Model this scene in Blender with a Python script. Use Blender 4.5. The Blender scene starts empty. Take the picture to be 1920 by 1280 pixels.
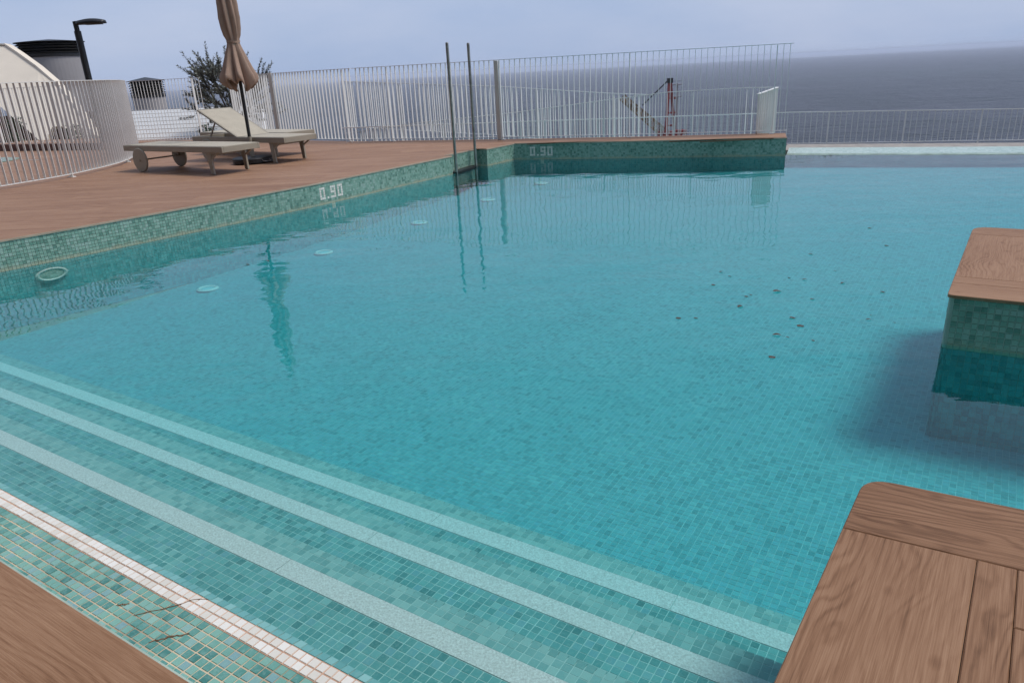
import bpy, math, random
import numpy as np
from mathutils import Vector, Matrix
random.seed(7)
rng = np.random.default_rng(7)
SC = bpy.context.scene
COL = SC.collection
R = math.radians

# ---------------------------------------------------------------- camera
cam = bpy.data.cameras.new('camera')
cam.sensor_width = 36.0
cam.lens = 36.0 * 1365 / 1920
cam.clip_start = 0.05
cam.clip_end = 60000
co = bpy.data.objects.new('camera', cam)
COL.objects.link(co)
P_, R_ = R(20.5), R(3.0)
fwd = Vector((0, math.cos(P_), -math.sin(P_)))
up0 = Vector((0, math.sin(P_), math.cos(P_)))
rt0 = Vector((1, 0, 0))
rt = rt0 * math.cos(R_) - up0 * math.sin(R_)
up = up0 * math.cos(R_) + rt0 * math.sin(R_)
m = Matrix((rt, up, -fwd)).transposed().to_4x4()
m.translation = Vector((0, 0, 1.25))
co.matrix_world = m
SC.camera = co

# ---------------------------------------------------------------- world, sun, exposure
SUN_EL, SUN_AZ = 58.0, 2.0          # azimuth measured from +X (sun stands to the right)
w = bpy.data.worlds.new('World')
SC.world = w
w.use_nodes = True
nt = w.node_tree
nt.nodes.clear()
N = nt.nodes.new
out = N('ShaderNodeOutputWorld')
bg = N('ShaderNodeBackground')
bg.inputs['Strength'].default_value = 0.055
sky = N('ShaderNodeTexSky')
sky.sky_type = 'NISHITA'
sky.sun_disc = False
sky.sun_elevation = R(SUN_EL)
sky.sun_rotation = R(90 - SUN_AZ)
sky.air_density = 1.0
sky.dust_density = 2.0
tc = N('ShaderNodeTexCoord')
mp = N('ShaderNodeMapping')
mp.inputs['Scale'].default_value = (1.0, 1.0, 3.5)
ns = N('ShaderNodeTexNoise')
ns.inputs['Scale'].default_value = 2.2
ns.inputs['Detail'].default_value = 5
ns.inputs['Roughness'].default_value = 0.55
cr = N('ShaderNodeValToRGB')
cr.color_ramp.elements[0].position = 0.30
cr.color_ramp.elements[0].color = (3.3, 4.3, 6.4, 1)
cr.color_ramp.elements[1].position = 0.72
cr.color_ramp.elements[1].color = (4.75, 5.35, 7.0, 1)
mx = N('ShaderNodeMix')
mx.data_type = 'RGBA'
mx.inputs[0].default_value = 0.9
L = nt.links.new
L(tc.outputs['Generated'], mp.inputs['Vector'])
L(mp.outputs[0], ns.inputs['Vector'])
L(ns.outputs['Fac'], cr.inputs[0])
L(sky.outputs[0], mx.inputs[6])
L(cr.outputs[0], mx.inputs[7])
L(mx.outputs[2], bg.inputs['Color'])
L(bg.outputs[0], out.inputs['Surface'])

sl = bpy.data.lights.new('sun', 'SUN')
sl.energy = 1.25
sl.angle = R(20)
sl.color = (1.0, 0.95, 0.88)
so = bpy.data.objects.new('sun', sl)
COL.objects.link(so)
sd = Vector((math.cos(R(SUN_EL)) * math.cos(R(SUN_AZ)), math.cos(R(SUN_EL)) * math.sin(R(SUN_AZ)), math.sin(R(SUN_EL))))
so.rotation_euler = sd.to_track_quat('Z', 'Y').to_euler()
so.location = (20, 0, 30)

SC.view_settings.view_transform = 'Standard'
SC.view_settings.look = 'None'
SC.view_settings.gamma = 1
SC.view_settings.exposure = 1.05
SC.view_settings.use_curve_mapping = False
SC.render.engine = 'CYCLES'
SC.cycles.use_denoising = True
SC.cycles.max_bounces = 8
SC.cycles.transparent_max_bounces = 24
SC.cycles.volume_bounces = 0

# ---------------------------------------------------------------- materials
def newmat(name):
    mt = bpy.data.materials.new(name)
    mt.use_nodes = True
    t = mt.node_tree
    b = t.nodes['Principled BSDF']
    return mt, t, b

def simple(name, col, rough=0.5, metal=0.0, spec=0.5, vary=0.12, scale=8.0, bump=0.0, bscale=60.0):
    """plain painted / cast / woven material with some uneven tone and fine relief"""
    mt, t, b = newmat(name)
    b.inputs['Roughness'].default_value = rough
    b.inputs['Metallic'].default_value = metal
    b.inputs['Specular IOR Level'].default_value = spec
    c = t.nodes.new('ShaderNodeTexCoord')
    n = t.nodes.new('ShaderNodeTexNoise')
    n.inputs['Scale'].default_value = scale
    n.inputs['Detail'].default_value = 6
    r = t.nodes.new('ShaderNodeValToRGB')
    r.color_ramp.elements[0].position = 0.3
    r.color_ramp.elements[1].position = 0.7
    r.color_ramp.elements[0].color = tuple(x * (1 - vary) for x in col) + (1,)
    r.color_ramp.elements[1].color = tuple(min(1, x * (1 + vary)) for x in col) + (1,)
    t.links.new(c.outputs['Object'], n.inputs['Vector'])
    t.links.new(n.outputs['Fac'], r.inputs[0])
    t.links.new(r.outputs[0], b.inputs['Base Color'])
    if bump:
        n2 = t.nodes.new('ShaderNodeTexNoise')
        n2.inputs['Scale'].default_value = bscale
        n2.inputs['Detail'].default_value = 4
        bp = t.nodes.new('ShaderNodeBump')
        bp.inputs['Strength'].default_value = bump
        bp.inputs['Distance'].default_value = 0.005
        t.links.new(c.outputs['Object'], n2.inputs['Vector'])
        t.links.new(n2.outputs['Fac'], bp.inputs['Height'])
        t.links.new(bp.outputs[0], b.inputs['Normal'])
    return mt

def math_node(t, op, a=None, b=None, c=None):
    n = t.nodes.new('ShaderNodeMath')
    n.operation = op
    for i, v in enumerate((a, b, c)):
        if v is None:
            continue
        if isinstance(v, (int, float)):
            n.inputs[i].default_value = v
        else:
            t.links.new(v, n.inputs[i])
    return n.outputs[0]

def tile_mat(name, stops, stuff, rough=0.18, blotch=0.25, limescale=0.0, spec=0.5):
    """glass mosaic: one tone per tile (object random, or the 'rnd' face value of joined tiles)"""
    mt, t, b = newmat(name)
    b.inputs['Roughness'].default_value = rough
    b.inputs['Specular IOR Level'].default_value = spec
    if stuff:
        a = t.nodes.new('ShaderNodeAttribute')
        a.attribute_name = 'rnd'
        rv = a.outputs['Fac']
    else:
        a = t.nodes.new('ShaderNodeObjectInfo')
        rv = a.outputs['Random']
    g = t.nodes.new('ShaderNodeNewGeometry')
    n = t.nodes.new('ShaderNodeTexNoise')
    n.inputs['Scale'].default_value = 2.3
    n.inputs['Detail'].default_value = 3
    t.links.new(g.outputs['Position'], n.inputs['Vector'])
    s = math_node(t, 'MULTIPLY_ADD', n.outputs['Fac'], 0.5, -0.25)
    v = math_node(t, 'ADD', rv, s)
    r = t.nodes.new('ShaderNodeValToRGB')
    els = r.color_ramp.elements
    els[0].position = stops[0][0]
    els[0].color = stops[0][1] + (1,)
    els[1].position = stops[-1][0]
    els[1].color = stops[-1][1] + (1,)
    for p, c in stops[1:-1]:
        e = els.new(p)
        e.color = c + (1,)
    t.links.new(v, r.inputs[0])
    n2 = t.nodes.new('ShaderNodeTexNoise')
    n2.inputs['Scale'].default_value = 75
    n2.inputs['Detail'].default_value = 3
    n2.inputs['Distortion'].default_value = 0.8
    t.links.new(g.outputs['Position'], n2.inputs['Vector'])
    f = t.nodes.new('ShaderNodeMapRange')
    f.inputs[1].default_value = 0.45
    f.inputs[2].default_value = 0.75
    f.inputs[4].default_value = blotch
    t.links.new(n2.outputs['Fac'], f.inputs[0])
    mx = t.nodes.new('ShaderNodeMix')
    mx.data_type = 'RGBA'
    t.links.new(f.outputs[0], mx.inputs[0])
    t.links.new(r.outputs[0], mx.inputs[6])
    mx.inputs[7].default_value = (0.26, 0.44, 0.40, 1)
    res = mx.outputs[2]
    if limescale:
        # lime crust left by the water just above the water line: a fixed height on the wall
        sp = t.nodes.new('ShaderNodeSeparateXYZ')
        t.links.new(g.outputs['Position'], sp.inputs[0])
        n3 = t.nodes.new('ShaderNodeTexNoise')
        n3.inputs['Scale'].default_value = 9
        n3.inputs['Detail'].default_value = 6
        t.links.new(g.outputs['Position'], n3.inputs['Vector'])
        h = math_node(t, 'MULTIPLY_ADD', n3.outputs['Fac'], 0.10, sp.outputs['Z'])
        f3 = t.nodes.new('ShaderNodeMapRange')
        f3.inputs[1].default_value = -0.235
        f3.inputs[2].default_value = -0.195
        f3.inputs[3].default_value = limescale
        f3.inputs[4].default_value = 0.0
        t.links.new(h, f3.inputs[0])
        m3 = t.nodes.new('ShaderNodeMix')
        m3.data_type = 'RGBA'
        t.links.new(f3.outputs[0], m3.inputs[0])
        t.links.new(res, m3.inputs[6])
        m3.inputs[7].default_value = (0.42, 0.40, 0.28, 1)
        res = m3.outputs[2]
    t.links.new(res, b.inputs['Base Color'])
    bp = t.nodes.new('ShaderNodeBump')
    bp.inputs['Strength'].default_value = 0.25
    bp.inputs['Distance'].default_value = 0.0012
    t.links.new(n2.outputs['Fac'], bp.inputs['Height'])
    t.links.new(bp.outputs[0], b.inputs['Normal'])
    return mt

TEAL = [(0.0, (0.044, 0.28, 0.31)), (0.14, (0.060, 0.325, 0.36)), (0.5, (0.074, 0.36, 0.40)),
        (0.78, (0.088, 0.40, 0.435)), (0.92, (0.085, 0.37, 0.43)), (1.0, (0.115, 0.43, 0.46))]
DEEPT = [(0.0, (0.045, 0.24, 0.26)), (0.5, (0.075, 0.33, 0.36)), (1.0, (0.11, 0.40, 0.42))]
GREENT = [(0.0, (0.11, 0.22, 0.175)), (0.2, (0.17, 0.31, 0.245)), (0.5, (0.225, 0.38, 0.305)),
          (0.8, (0.28, 0.43, 0.35)), (1.0, (0.32, 0.45, 0.39))]
BEACH = [(0.0, (0.055, 0.20, 0.18)), (0.2, (0.10, 0.28, 0.245)), (0.5, (0.155, 0.355, 0.30)),
         (0.8, (0.21, 0.42, 0.35)), (0.92, (0.19, 0.34, 0.37)), (1.0, (0.27, 0.47, 0.40))]
PALE = [(0.0, (0.10, 0.30, 0.30)), (0.5, (0.15, 0.38, 0.38)), (1.0, (0.21, 0.44, 0.43))]
EDGET = [(0.0, (0.40, 0.55, 0.48)), (0.5, (0.50, 0.64, 0.57)), (1.0, (0.60, 0.72, 0.66))]
WHITET = [(0.0, (0.66, 0.63, 0.56)), (0.5, (0.74, 0.71, 0.65)), (1.0, (0.8, 0.78, 0.73))]
M = {}
M['teal'] = tile_mat('teal_mosaic', TEAL, True, rough=0.4, spec=0.12)
STEPT = [(0.0, (0.040, 0.20, 0.205)), (0.15, (0.060, 0.26, 0.265)), (0.5, (0.085, 0.305, 0.31)),
         (0.78, (0.105, 0.345, 0.345)), (0.92, (0.10, 0.31, 0.35)), (1.0, (0.15, 0.39, 0.39))]
M['step'] = tile_mat('step_mosaic', STEPT, True, rough=0.4, spec=0.12)
M['teal_o'] = tile_mat('step_mosaic_tile', STEPT, False, rough=0.4, spec=0.12)
M['wallt'] = tile_mat('wall_mosaic', GREENT, True, limescale=0.75)
M['wallt_o'] = tile_mat('wall_mosaic_tile', GREENT, False, limescale=0.75)
M['beach'] = tile_mat('beach_mosaic', BEACH, True, rough=.42, blotch=0.45, spec=.3)
M['beach_o'] = tile_mat('beach_mosaic_tile', BEACH, False, rough=.42, blotch=0.45, spec=.3)
M['pale'] = tile_mat('pale_mosaic', PALE, True, rough=0.4, spec=0.15)
M['edget'] = tile_mat('pale_edge_mosaic', EDGET, True)
M['litdeep'] = tile_mat('scatter_lit_mosaic', [(0.0, (0.07, 0.33, 0.36)), (0.5, (0.105, 0.42, 0.46)), (1.0, (0.14, 0.49, 0.52))], True, rough=0.4, spec=0.12)  # left wall under water: deep mosaic lightened, light scattered by water put into colour
M['deep'] = tile_mat('deep_wall_mosaic', DEEPT, True, rough=0.4, spec=0.12)
M['whitet_o'] = tile_mat('white_mosaic_tile', WHITET, False, rough=0.45, blotch=0.0)
M['whitet'] = tile_mat('white_mosaic', WHITET, True, rough=0.45, blotch=0.0)
M['grout'] = simple('pale_grout', (0.20, 0.50, 0.52), 0.9, vary=0.15, scale=5, bump=0.3)
M['stepgrout'] = simple('step_grout', (0.26, 0.50, 0.49), 0.9, vary=0.15, scale=5, bump=0.3)
M['deepgrout'] = simple('deep_grout', (0.11, 0.34, 0.33), 0.9, vary=0.1)
M['wallgrout'] = simple('wall_grout', (0.36, 0.46, 0.40), 0.9, vary=0.2, scale=5, bump=0.3)
M['beachgrout'] = simple('stained_grout', (0.48, 0.39, 0.28), 0.9, vary=0.4, scale=3.5, bump=0.3)
M['pinkgrout'] = simple('pinkish_grout', (0.50, 0.31, 0.22), 0.9, vary=0.25, scale=6, bump=0.3)
M['terrazzo'] = simple('white_pebble_strip', (0.46, 0.56, 0.56), 0.8, vary=0.22, scale=130, bump=0.6, bscale=160)
M['white'] = simple('white_powder_coat', (0.76, 0.75, 0.72), 0.42, vary=0.05, scale=3, bump=0.05)
M['greige'] = simple('greige_metal', (0.52, 0.49, 0.44), 0.45, vary=0.06, scale=3)
M['steel'] = simple('brushed_steel', (0.36, 0.34, 0.31), 0.34, metal=0.9, vary=0.25, scale=12, bump=0.1, bscale=200)
M['black'] = simple('black_metal', (0.012, 0.012, 0.013), 0.45, vary=0.3, scale=5, bump=0.1)
M['taupe'] = simple('taupe_metal', (0.31, 0.275, 0.215), 0.5, vary=0.06, scale=4, bump=0.05)
M['sling'] = simple('taupe_mesh_fabric', (0.43, 0.385, 0.305), 0.85, vary=0.07, scale=5, bump=0.5, bscale=500)
M['darkplastic'] = simple('dark_brown_plastic', (0.07, 0.055, 0.045), 0.5, vary=0.1)
M['cloth'] = simple('beige_canvas', (0.36, 0.245, 0.185), 0.9, vary=0.10, scale=6, bump=0.35, bscale=420)
M['cream'] = simple('cream_render', (0.70, 0.62, 0.51), 0.9, vary=0.05, scale=1.2, bump=0.4, bscale=40)
M['greywall'] = simple('grey_render', (0.30, 0.29, 0.30), 0.85, vary=0.06, scale=1.5, bump=0.4, bscale=40)
M['brightwhite'] = simple('bright_white_paint', (0.82, 0.82, 0.80), 0.6, vary=0.04, scale=2, bump=0.1)
M['darkwood'] = simple('dark_brown_boards', (0.10, 0.045, 0.03), 0.7, vary=0.3, scale=6, bump=0.5)
M['concrete'] = simple('wet_concrete', (0.30, 0.27, 0.24), 0.8, vary=0.2, scale=7, bump=0.6, bscale=50)
M['gutter'] = simple('pale_green_mosaic', (0.58, 0.68, 0.62), 0.6, vary=0.1, scale=30, bump=0.3, bscale=120)
M['bark'] = simple('olive_bark', (0.09, 0.075, 0.06), 0.9, vary=0.3, scale=14, bump=0.8, bscale=50)
M['red'] = simple('weathered_red_paint', (0.20, 0.03, 0.028), 0.6, vary=0.3, scale=1.5)
M['rust'] = simple('weathered_tan_steel', (0.24, 0.17, 0.10), 0.7, vary=0.35, scale=1.0)
M['earth'] = simple('dry_earth', (0.16, 0.13, 0.09), 0.95, vary=0.35, scale=0.2, bump=0.5, bscale=2)
M['stain'] = simple('rust_stain', (0.16, 0.085, 0.045), 0.9, vary=0.3, scale=40)
M['dryleaf'] = simple('dry_brown_leaf', (0.065, 0.04, 0.026), 0.7, vary=0.4, scale=30, bump=0.3)
M['plastic'] = simple('white_pool_plastic', (0.55, 0.60, 0.58), 0.35, vary=0.04)
M['hole'] = simple('dark_opening', (0.03, 0.06, 0.06), 0.7, vary=0.2)

def leaf_mat(name, c0, c1):
    mt, t, b = newmat(name)
    b.inputs['Roughness'].default_value = 0.55
    a = t.nodes.new('ShaderNodeAttribute')
    a.attribute_name = 'rnd'
    r = t.nodes.new('ShaderNodeValToRGB')
    r.color_ramp.elements[0].color = c0 + (1,)
    r.color_ramp.elements[1].color = c1 + (1,)
    t.links.new(a.outputs['Fac'], r.inputs[0])
    t.links.new(r.outputs[0], b.inputs['Base Color'])
    return mt
M['olive'] = leaf_mat('olive_leaf', (0.05, 0.058, 0.042), (0.26, 0.27, 0.23))
M['shrub'] = leaf_mat('shrub_leaf', (0.015, 0.025, 0.012), (0.06, 0.09, 0.04))

def wood_mat(name, base, dark, light, ring=40.0, knot=0.8):
    """wood-look porcelain plank: grain runs along the local X of each plank"""
    mt, t, b = newmat(name)
    c = t.nodes.new('ShaderNodeTexCoord')
    oi = t.nodes.new('ShaderNodeObjectInfo')
    off = t.nodes.new('ShaderNodeCombineXYZ')
    t.links.new(math_node(t, 'MULTIPLY', oi.outputs['Random'], 57.0), off.inputs[0])
    t.links.new(math_node(t, 'MULTIPLY', oi.outputs['Random'], 31.0), off.inputs[2])
    va = t.nodes.new('ShaderNodeVectorMath')
    va.operation = 'ADD'
    t.links.new(c.outputs['Object'], va.inputs[0])
    t.links.new(off.outputs[0], va.inputs[1])
    def mapped(sx, sy):
        q = t.nodes.new('ShaderNodeMapping')
        q.inputs['Scale'].default_value = (sx, sy, 1)
        t.links.new(va.outputs[0], q.inputs['Vector'])
        return q.outputs[0]
    def noise(vec, sc, det=4, rg=0.55, dist=0.0):
        q = t.nodes.new('ShaderNodeTexNoise')
        q.inputs['Scale'].default_value = sc
        q.inputs['Detail'].default_value = det
        q.inputs['Roughness'].default_value = rg
        q.inputs['Distortion'].default_value = dist
        t.links.new(vec, q.inputs['Vector'])
        return q.outputs['Fac']
    big = noise(mapped(1.5, 4.2), 1.0, 2, 0.5, 0.6)
    mid = noise(mapped(5, 16), 1.0, 4, 0.55, 0.5)
    sp = t.nodes.new('ShaderNodeSeparateXYZ')
    t.links.new(va.outputs[0], sp.inputs[0])
    y = math_node(t, 'MULTIPLY_ADD', big, 0.42 * knot, sp.outputs['Y'])
    y = math_node(t, 'MULTIPLY_ADD', mid, 0.035, y)
    ph = math_node(t, 'MULTIPLY', y, ring * 2 * math.pi)
    rg = math_node(t, 'SINE', ph)
    rg = math_node(t, 'MULTIPLY_ADD', rg, 0.5, 0.5)
    rg = math_node(t, 'POWER', rg, 2.2)
    gate = noise(mapped(1.1, 3.0), 1.0, 3)
    gm = t.nodes.new('ShaderNodeMapRange')
    gm.inputs[1].default_value = 0.42
    gm.inputs[2].default_value = 0.66
    gm.inputs[3].default_value = 0.10
    gm.inputs[4].default_value = 0.62
    t.links.new(gate, gm.inputs[0])
    rings = math_node(t, 'MULTIPLY', rg, gm.outputs[0])
    fine = noise(mapped(6, 340), 1.0, 4, 0.7, 0.15)
    fine2 = noise(mapped(2.5, 110), 1.0, 4, 0.65, 0.15)
    tone = noise(mapped(0.8, 2.5), 1.0, 3)
    v = math_node(t, 'MULTIPLY_ADD', rings, -0.50, 0.64)
    v = math_node(t, 'MULTIPLY_ADD', math_node(t, 'SUBTRACT', fine, 0.5), 0.95, v)
    v = math_node(t, 'MULTIPLY_ADD', math_node(t, 'SUBTRACT', fine2, 0.5), 0.55, v)
    v = math_node(t, 'MULTIPLY_ADD', math_node(t, 'SUBTRACT', tone, 0.5), 0.7, v)
    # per-plank tone
    v = math_node(t, 'MULTIPLY_ADD', math_node(t, 'SUBTRACT', oi.outputs['Random'], 0.5), 0.16, v)
    # knots
    vo = t.nodes.new('ShaderNodeTexVoronoi')
    vo.inputs['Scale'].default_value = 1.0
    t.links.new(mapped(3.2, 5.5), vo.inputs['Vector'])
    kn = t.nodes.new('ShaderNodeMapRange')
    kn.inputs[1].default_value = 0.03
    kn.inputs[2].default_value = 0.10
    kn.inputs[3].default_value = -0.22
    kn.inputs[4].default_value = 0.0
    t.links.new(vo.outputs['Distance'], kn.inputs[0])
    v = math_node(t, 'ADD', v, kn.outputs[0])
    r = t.nodes.new('ShaderNodeValToRGB')
    e = r.color_ramp.elements
    e[0].position = 0.12
    e[0].color = dark + (1,)
    e[1].position = 0.95
    e[1].color = light + (1,)
    q = e.new(0.55)
    q.color = base + (1,)
    t.links.new(v, r.inputs[0])
    t.links.new(r.outputs[0], b.inputs['Base Color'])
    b.inputs['Roughness'].default_value = 0.62
    b.inputs['Specular IOR Level'].default_value = 0.22
    bp = t.nodes.new('ShaderNodeBump')
    bp.inputs['Strength'].default_value = 0.35
    bp.inputs['Distance'].default_value = 0.0018
    t.links.new(v, bp.inputs['Height'])
    t.links.new(bp.outputs[0], b.inputs['Normal'])
    return mt
M['wood'] = wood_mat('wood_look_plank', (0.245, 0.128, 0.069), (0.098, 0.044, 0.020), (0.365, 0.215, 0.128))
M['deckwood'] = wood_mat('deck_plank', (0.29, 0.162, 0.099), (0.18, 0.092, 0.053), (0.375, 0.228, 0.145), ring=14, knot=0.7)
M['joint'] = simple('brown_joint_mortar', (0.10, 0.055, 0.038), 0.9, vary=0.2)
M['edge'] = simple('cream_edge_grout', (0.42, 0.33, 0.25), 0.8, vary=0.15, scale=6)

def water_mat():
    mt = bpy.data.materials.new('pool_water')
    mt.use_nodes = True
    t = mt.node_tree
    t.nodes.clear()
    o = t.nodes.new('ShaderNodeOutputMaterial')
    tr = t.nodes.new('ShaderNodeBsdfTransparent')
    gl = t.nodes.new('ShaderNodeBsdfGlossy')
    gl.inputs['Roughness'].default_value = 0.0
    mixs = t.nodes.new('ShaderNodeMixShader')
    fr = t.nodes.new('ShaderNodeFresnel')
    fr.inputs['IOR'].default_value = 1.46
    g = t.nodes.new('ShaderNodeNewGeometry')
    def nz(scale, sx, sy, rot, det=2):
        q = t.nodes.new('ShaderNodeMapping')
        q.inputs['Scale'].default_value = (sx, sy, 1)
        q.inputs['Rotation'].default_value = (0, 0, rot)
        n = t.nodes.new('ShaderNodeTexNoise')
        n.inputs['Scale'].default_value = scale
        n.inputs['Detail'].default_value = det
        n.inputs['Roughness'].default_value = 0.4
        t.links.new(g.outputs['Position'], q.inputs['Vector'])
        t.links.new(q.outputs[0], n.inputs['Vector'])
        return n.outputs['Fac']
    a = nz(1.6, 1, 1.5, 0.3)
    b_ = nz(6.0, 1, 1.6, -0.2)
    h = math_node(t, 'MULTIPLY_ADD', b_, 0.15, a)
    bp = t.nodes.new('ShaderNodeBump')
    bp.inputs['Strength'].default_value = 1.0
    bp.inputs['Distance'].default_value = 0.0095
    t.links.new(h, bp.inputs['Height'])
    t.links.new(bp.outputs[0], gl.inputs['Normal'])
    t.links.new(bp.outputs[0], fr.inputs['Normal'])
    t.links.new(fr.outputs[0], mixs.inputs[0])
    t.links.new(tr.outputs[0], mixs.inputs[1])
    t.links.new(gl.outputs[0], mixs.inputs[2])
    t.links.new(mixs.outputs[0], o.inputs['Surface'])
    ab = t.nodes.new('ShaderNodeVolumeAbsorption')
    ab.inputs['Color'].default_value = (0.0, 0.965, 0.985, 1)
    ab.inputs['Density'].default_value = 0.45
    t.links.new(ab.outputs[0], o.inputs['Volume'])
    return mt
M['water'] = water_mat()

def sea_mat():
    mt, t, b = newmat('sea_water')
    b.inputs['Base Color'].default_value = (0.045, 0.062, 0.085, 1)
    b.inputs['Roughness'].default_value = 0.32
    b.inputs['IOR'].default_value = 1.33
    b.inputs['Specular IOR Level'].default_value = 0.36
    g = t.nodes.new('ShaderNodeNewGeometry')
    hs = []
    for sc, sx, sy, rot, det in ((0.035, 1, 2.2, 0.25, 5), (0.16, 1, 2.5, 0.1, 4), (0.004, 1, 3.0, 0.2, 3), (0.013, 1, 1.0, 0.1, 6)):
        q = t.nodes.new('ShaderNodeMapping')
        q.inputs['Scale'].default_value = (sx, sy, 1)
        q.inputs['Rotation'].default_value = (0, 0, rot)
        n = t.nodes.new('ShaderNodeTexNoise')
        n.inputs['Scale'].default_value = sc
        n.inputs['Detail'].default_value = det
        n.inputs['Roughness'].default_value = 0.6
        t.links.new(g.outputs['Position'], q.inputs['Vector'])
        t.links.new(q.outputs[0], n.inputs['Vector'])
        hs.append(n.outputs['Fac'])
    h = math_node(t, 'MULTIPLY_ADD', hs[1], 0.38, hs[0])
    bp = t.nodes.new('ShaderNodeBump')
    bp.inputs['Strength'].default_value = 1.0
    bp.inputs['Distance'].default_value = 15.0
    t.links.new(h, bp.inputs['Height'])
    t.links.new(bp.outputs[0], b.inputs['Normal'])
    r = t.nodes.new('ShaderNodeValToRGB')
    r.color_ramp.elements[0].position = 0.35
    r.color_ramp.elements[1].position = 0.65
    r.color_ramp.elements[0].color = (0.004, 0.010, 0.014, 1)
    r.color_ramp.elements[1].color = (0.036, 0.040, 0.056, 1)
    cv = math_node(t, 'MULTIPLY_ADD', hs[3], 1.0, math_node(t, 'MULTIPLY_ADD', hs[2], 0.5, -0.25))
    t.links.new(cv, r.inputs[0])
    t.links.new(r.outputs[0], b.inputs['Base Color'])
    return mt
M['sea'] = sea_mat()

def haze_mat():
    mt = bpy.data.materials.new('sea_haze')
    mt.use_nodes = True
    t = mt.node_tree
    t.nodes.clear()
    o = t.nodes.new('ShaderNodeOutputMaterial')
    v = t.nodes.new('ShaderNodeVolumePrincipled')
    v.inputs['Color'].default_value = (0.80, 0.86, 1.0, 1)
    v.inputs['Density'].default_value = 0.00017
    v.inputs['Anisotropy'].default_value = 0.0
    t.links.new(v.outputs[0], o.inputs['Volume'])
    return mt
M['haze'] = haze_mat()

# ---------------------------------------------------------------- mesh helpers
class MB:
    """collects shapes, builds ONE mesh object"""
    def __init__(s):
        s.v = []
        s.f = []
        s.r = []
    def add(s, vs, fs, rnd=None):
        o = len(s.v)
        s.v += [tuple(x) for x in vs]
        s.f += [tuple(i + o for i in f) for f in fs]
        if rnd is not None:
            s.r += [rnd] * len(fs)
    def box(s, c, size, rot=None):
        hx, hy, hz = (k / 2 for k in size)
        vs = [Vector((x, y, z)) for z in (-hz, hz) for x, y in ((-hx, -hy), (hx, -hy), (hx, hy), (-hx, hy))]
        if rot is not None:
            vs = [rot @ q for q in vs]
        c = Vector(c)
        s.add([q + c for q in vs], [(0, 3, 2, 1), (4, 5, 6, 7), (0, 1, 5, 4), (1, 2, 6, 5), (2, 3, 7, 6), (3, 0, 4, 7)])
    def bar(s, a, b, wd, th, upv=(0, 0, 1)):
        """rectangular bar from a to b; wd across, th along upv"""
        a, b = Vector(a), Vector(b)
        d = (b - a)
        x = d.normalized()
        u = Vector(upv)
        y = u.cross(x)
        if y.length < 1e-6:
            y = Vector((1, 0, 0)).cross(x)
        y.normalize()
        z = x.cross(y)
        rot = Matrix((x, y, z)).transposed()
        s.box((a + b) / 2, (d.length, wd, th), rot)
    def tube(s, pts, r, n=10, cap=True):
        pts = [Vector(p) for p in pts]
        rs = r if isinstance(r, (list, tuple)) else [r] * len(pts)
        o = []
        prev = None
        vs = []
        for i, p in enumerate(pts):
            d = (pts[min(i + 1, len(pts) - 1)] - pts[max(i - 1, 0)]).normalized()
            if prev is None:
                a = Vector((0, 0, 1)).cross(d)
                if a.length < 1e-3:
                    a = Vector((1, 0, 0)).cross(d)
            else:
                a = prev - d * prev.dot(d)
            a.normalize()
            prev = a
            b = d.cross(a)
            for k in range(n):
                t = 2 * math.pi * k / n
                vs.append(p + (a * math.cos(t) + b * math.sin(t)) * rs[i])
        fs = []
        for i in range(len(pts) - 1):
            for k in range(n):
                fs.append((i * n + k, i * n + (k + 1) % n, (i + 1) * n + (k + 1) % n, (i + 1) * n + k))
        if cap:
            fs.append(tuple(range(n - 1, -1, -1)))
            fs.append(tuple((len(pts) - 1) * n + k for k in range(n)))
        s.add(vs, fs)
    def lathe(s, c, prof, n=32, fn=None):
        """prof: list of (r, z); closed at both ends with caps"""
        vs = []
        for r, z in prof:
            for k in range(n):
                t = 2 * math.pi * k / n
                rr = r if fn is None else fn(r, z, t)
                vs.append((c[0] + rr * math.cos(t), c[1] + rr * math.sin(t), c[2] + z))
        fs = []
        for i in range(len(prof) - 1):
            for k in range(n):
                fs.append((i * n + k, i * n + (k + 1) % n, (i + 1) * n + (k + 1) % n, (i + 1) * n + k))
        fs.append(tuple(range(n - 1, -1, -1)))
        fs.append(tuple((len(prof) - 1) * n + k for k in range(n)))
        s.add(vs, fs)
    def prism(s, poly, z0, z1):
        n = len(poly)
        vs = [(x, y, z0) for x, y in poly] + [(x, y, z1) for x, y in poly]
        fs = [tuple(range(n - 1, -1, -1)), tuple(range(n, 2 * n))]
        fs += [(i, (i + 1) % n, n + (i + 1) % n, n + i) for i in range(n)]
        s.add(vs, fs)
    def build(s, name, mat, parent=None, smooth=False, bevel=0.0, seg=2):
        me = bpy.data.meshes.new(name)
        me.from_pydata([tuple(q) for q in s.v], [], s.f)
        me.materials.append(mat)
        if s.r:
            at = me.attributes.new('rnd', 'FLOAT', 'FACE')
            at.data.foreach_set('value', s.r)
        if smooth:
            me.shade_smooth()
        me.update()
        o = bpy.data.objects.new(name, me)
        COL.objects.link(o)
        if parent:
            o.parent = parent
        if bevel:
            b = o.modifiers.new('bevel', 'BEVEL')
            b.width = bevel
            b.segments = seg
            b.limit_method = 'ANGLE'
        if smooth and not bevel:
            pass
        return o

def tag(o, label=None, cat=None, group=None, kind=None):
    if label:
        o['label'] = label
    if cat:
        o['category'] = cat
    if group:
        o['group'] = group
    if kind:
        o['kind'] = kind
    return o

def empty(name, loc=(0, 0, 0), rz=0.0):
    o = bpy.data.objects.new(name, None)
    o.location = loc
    o.rotation_euler = (0, 0, rz)
    o.empty_display_size = 0.2
    COL.objects.link(o)
    return o

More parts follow.
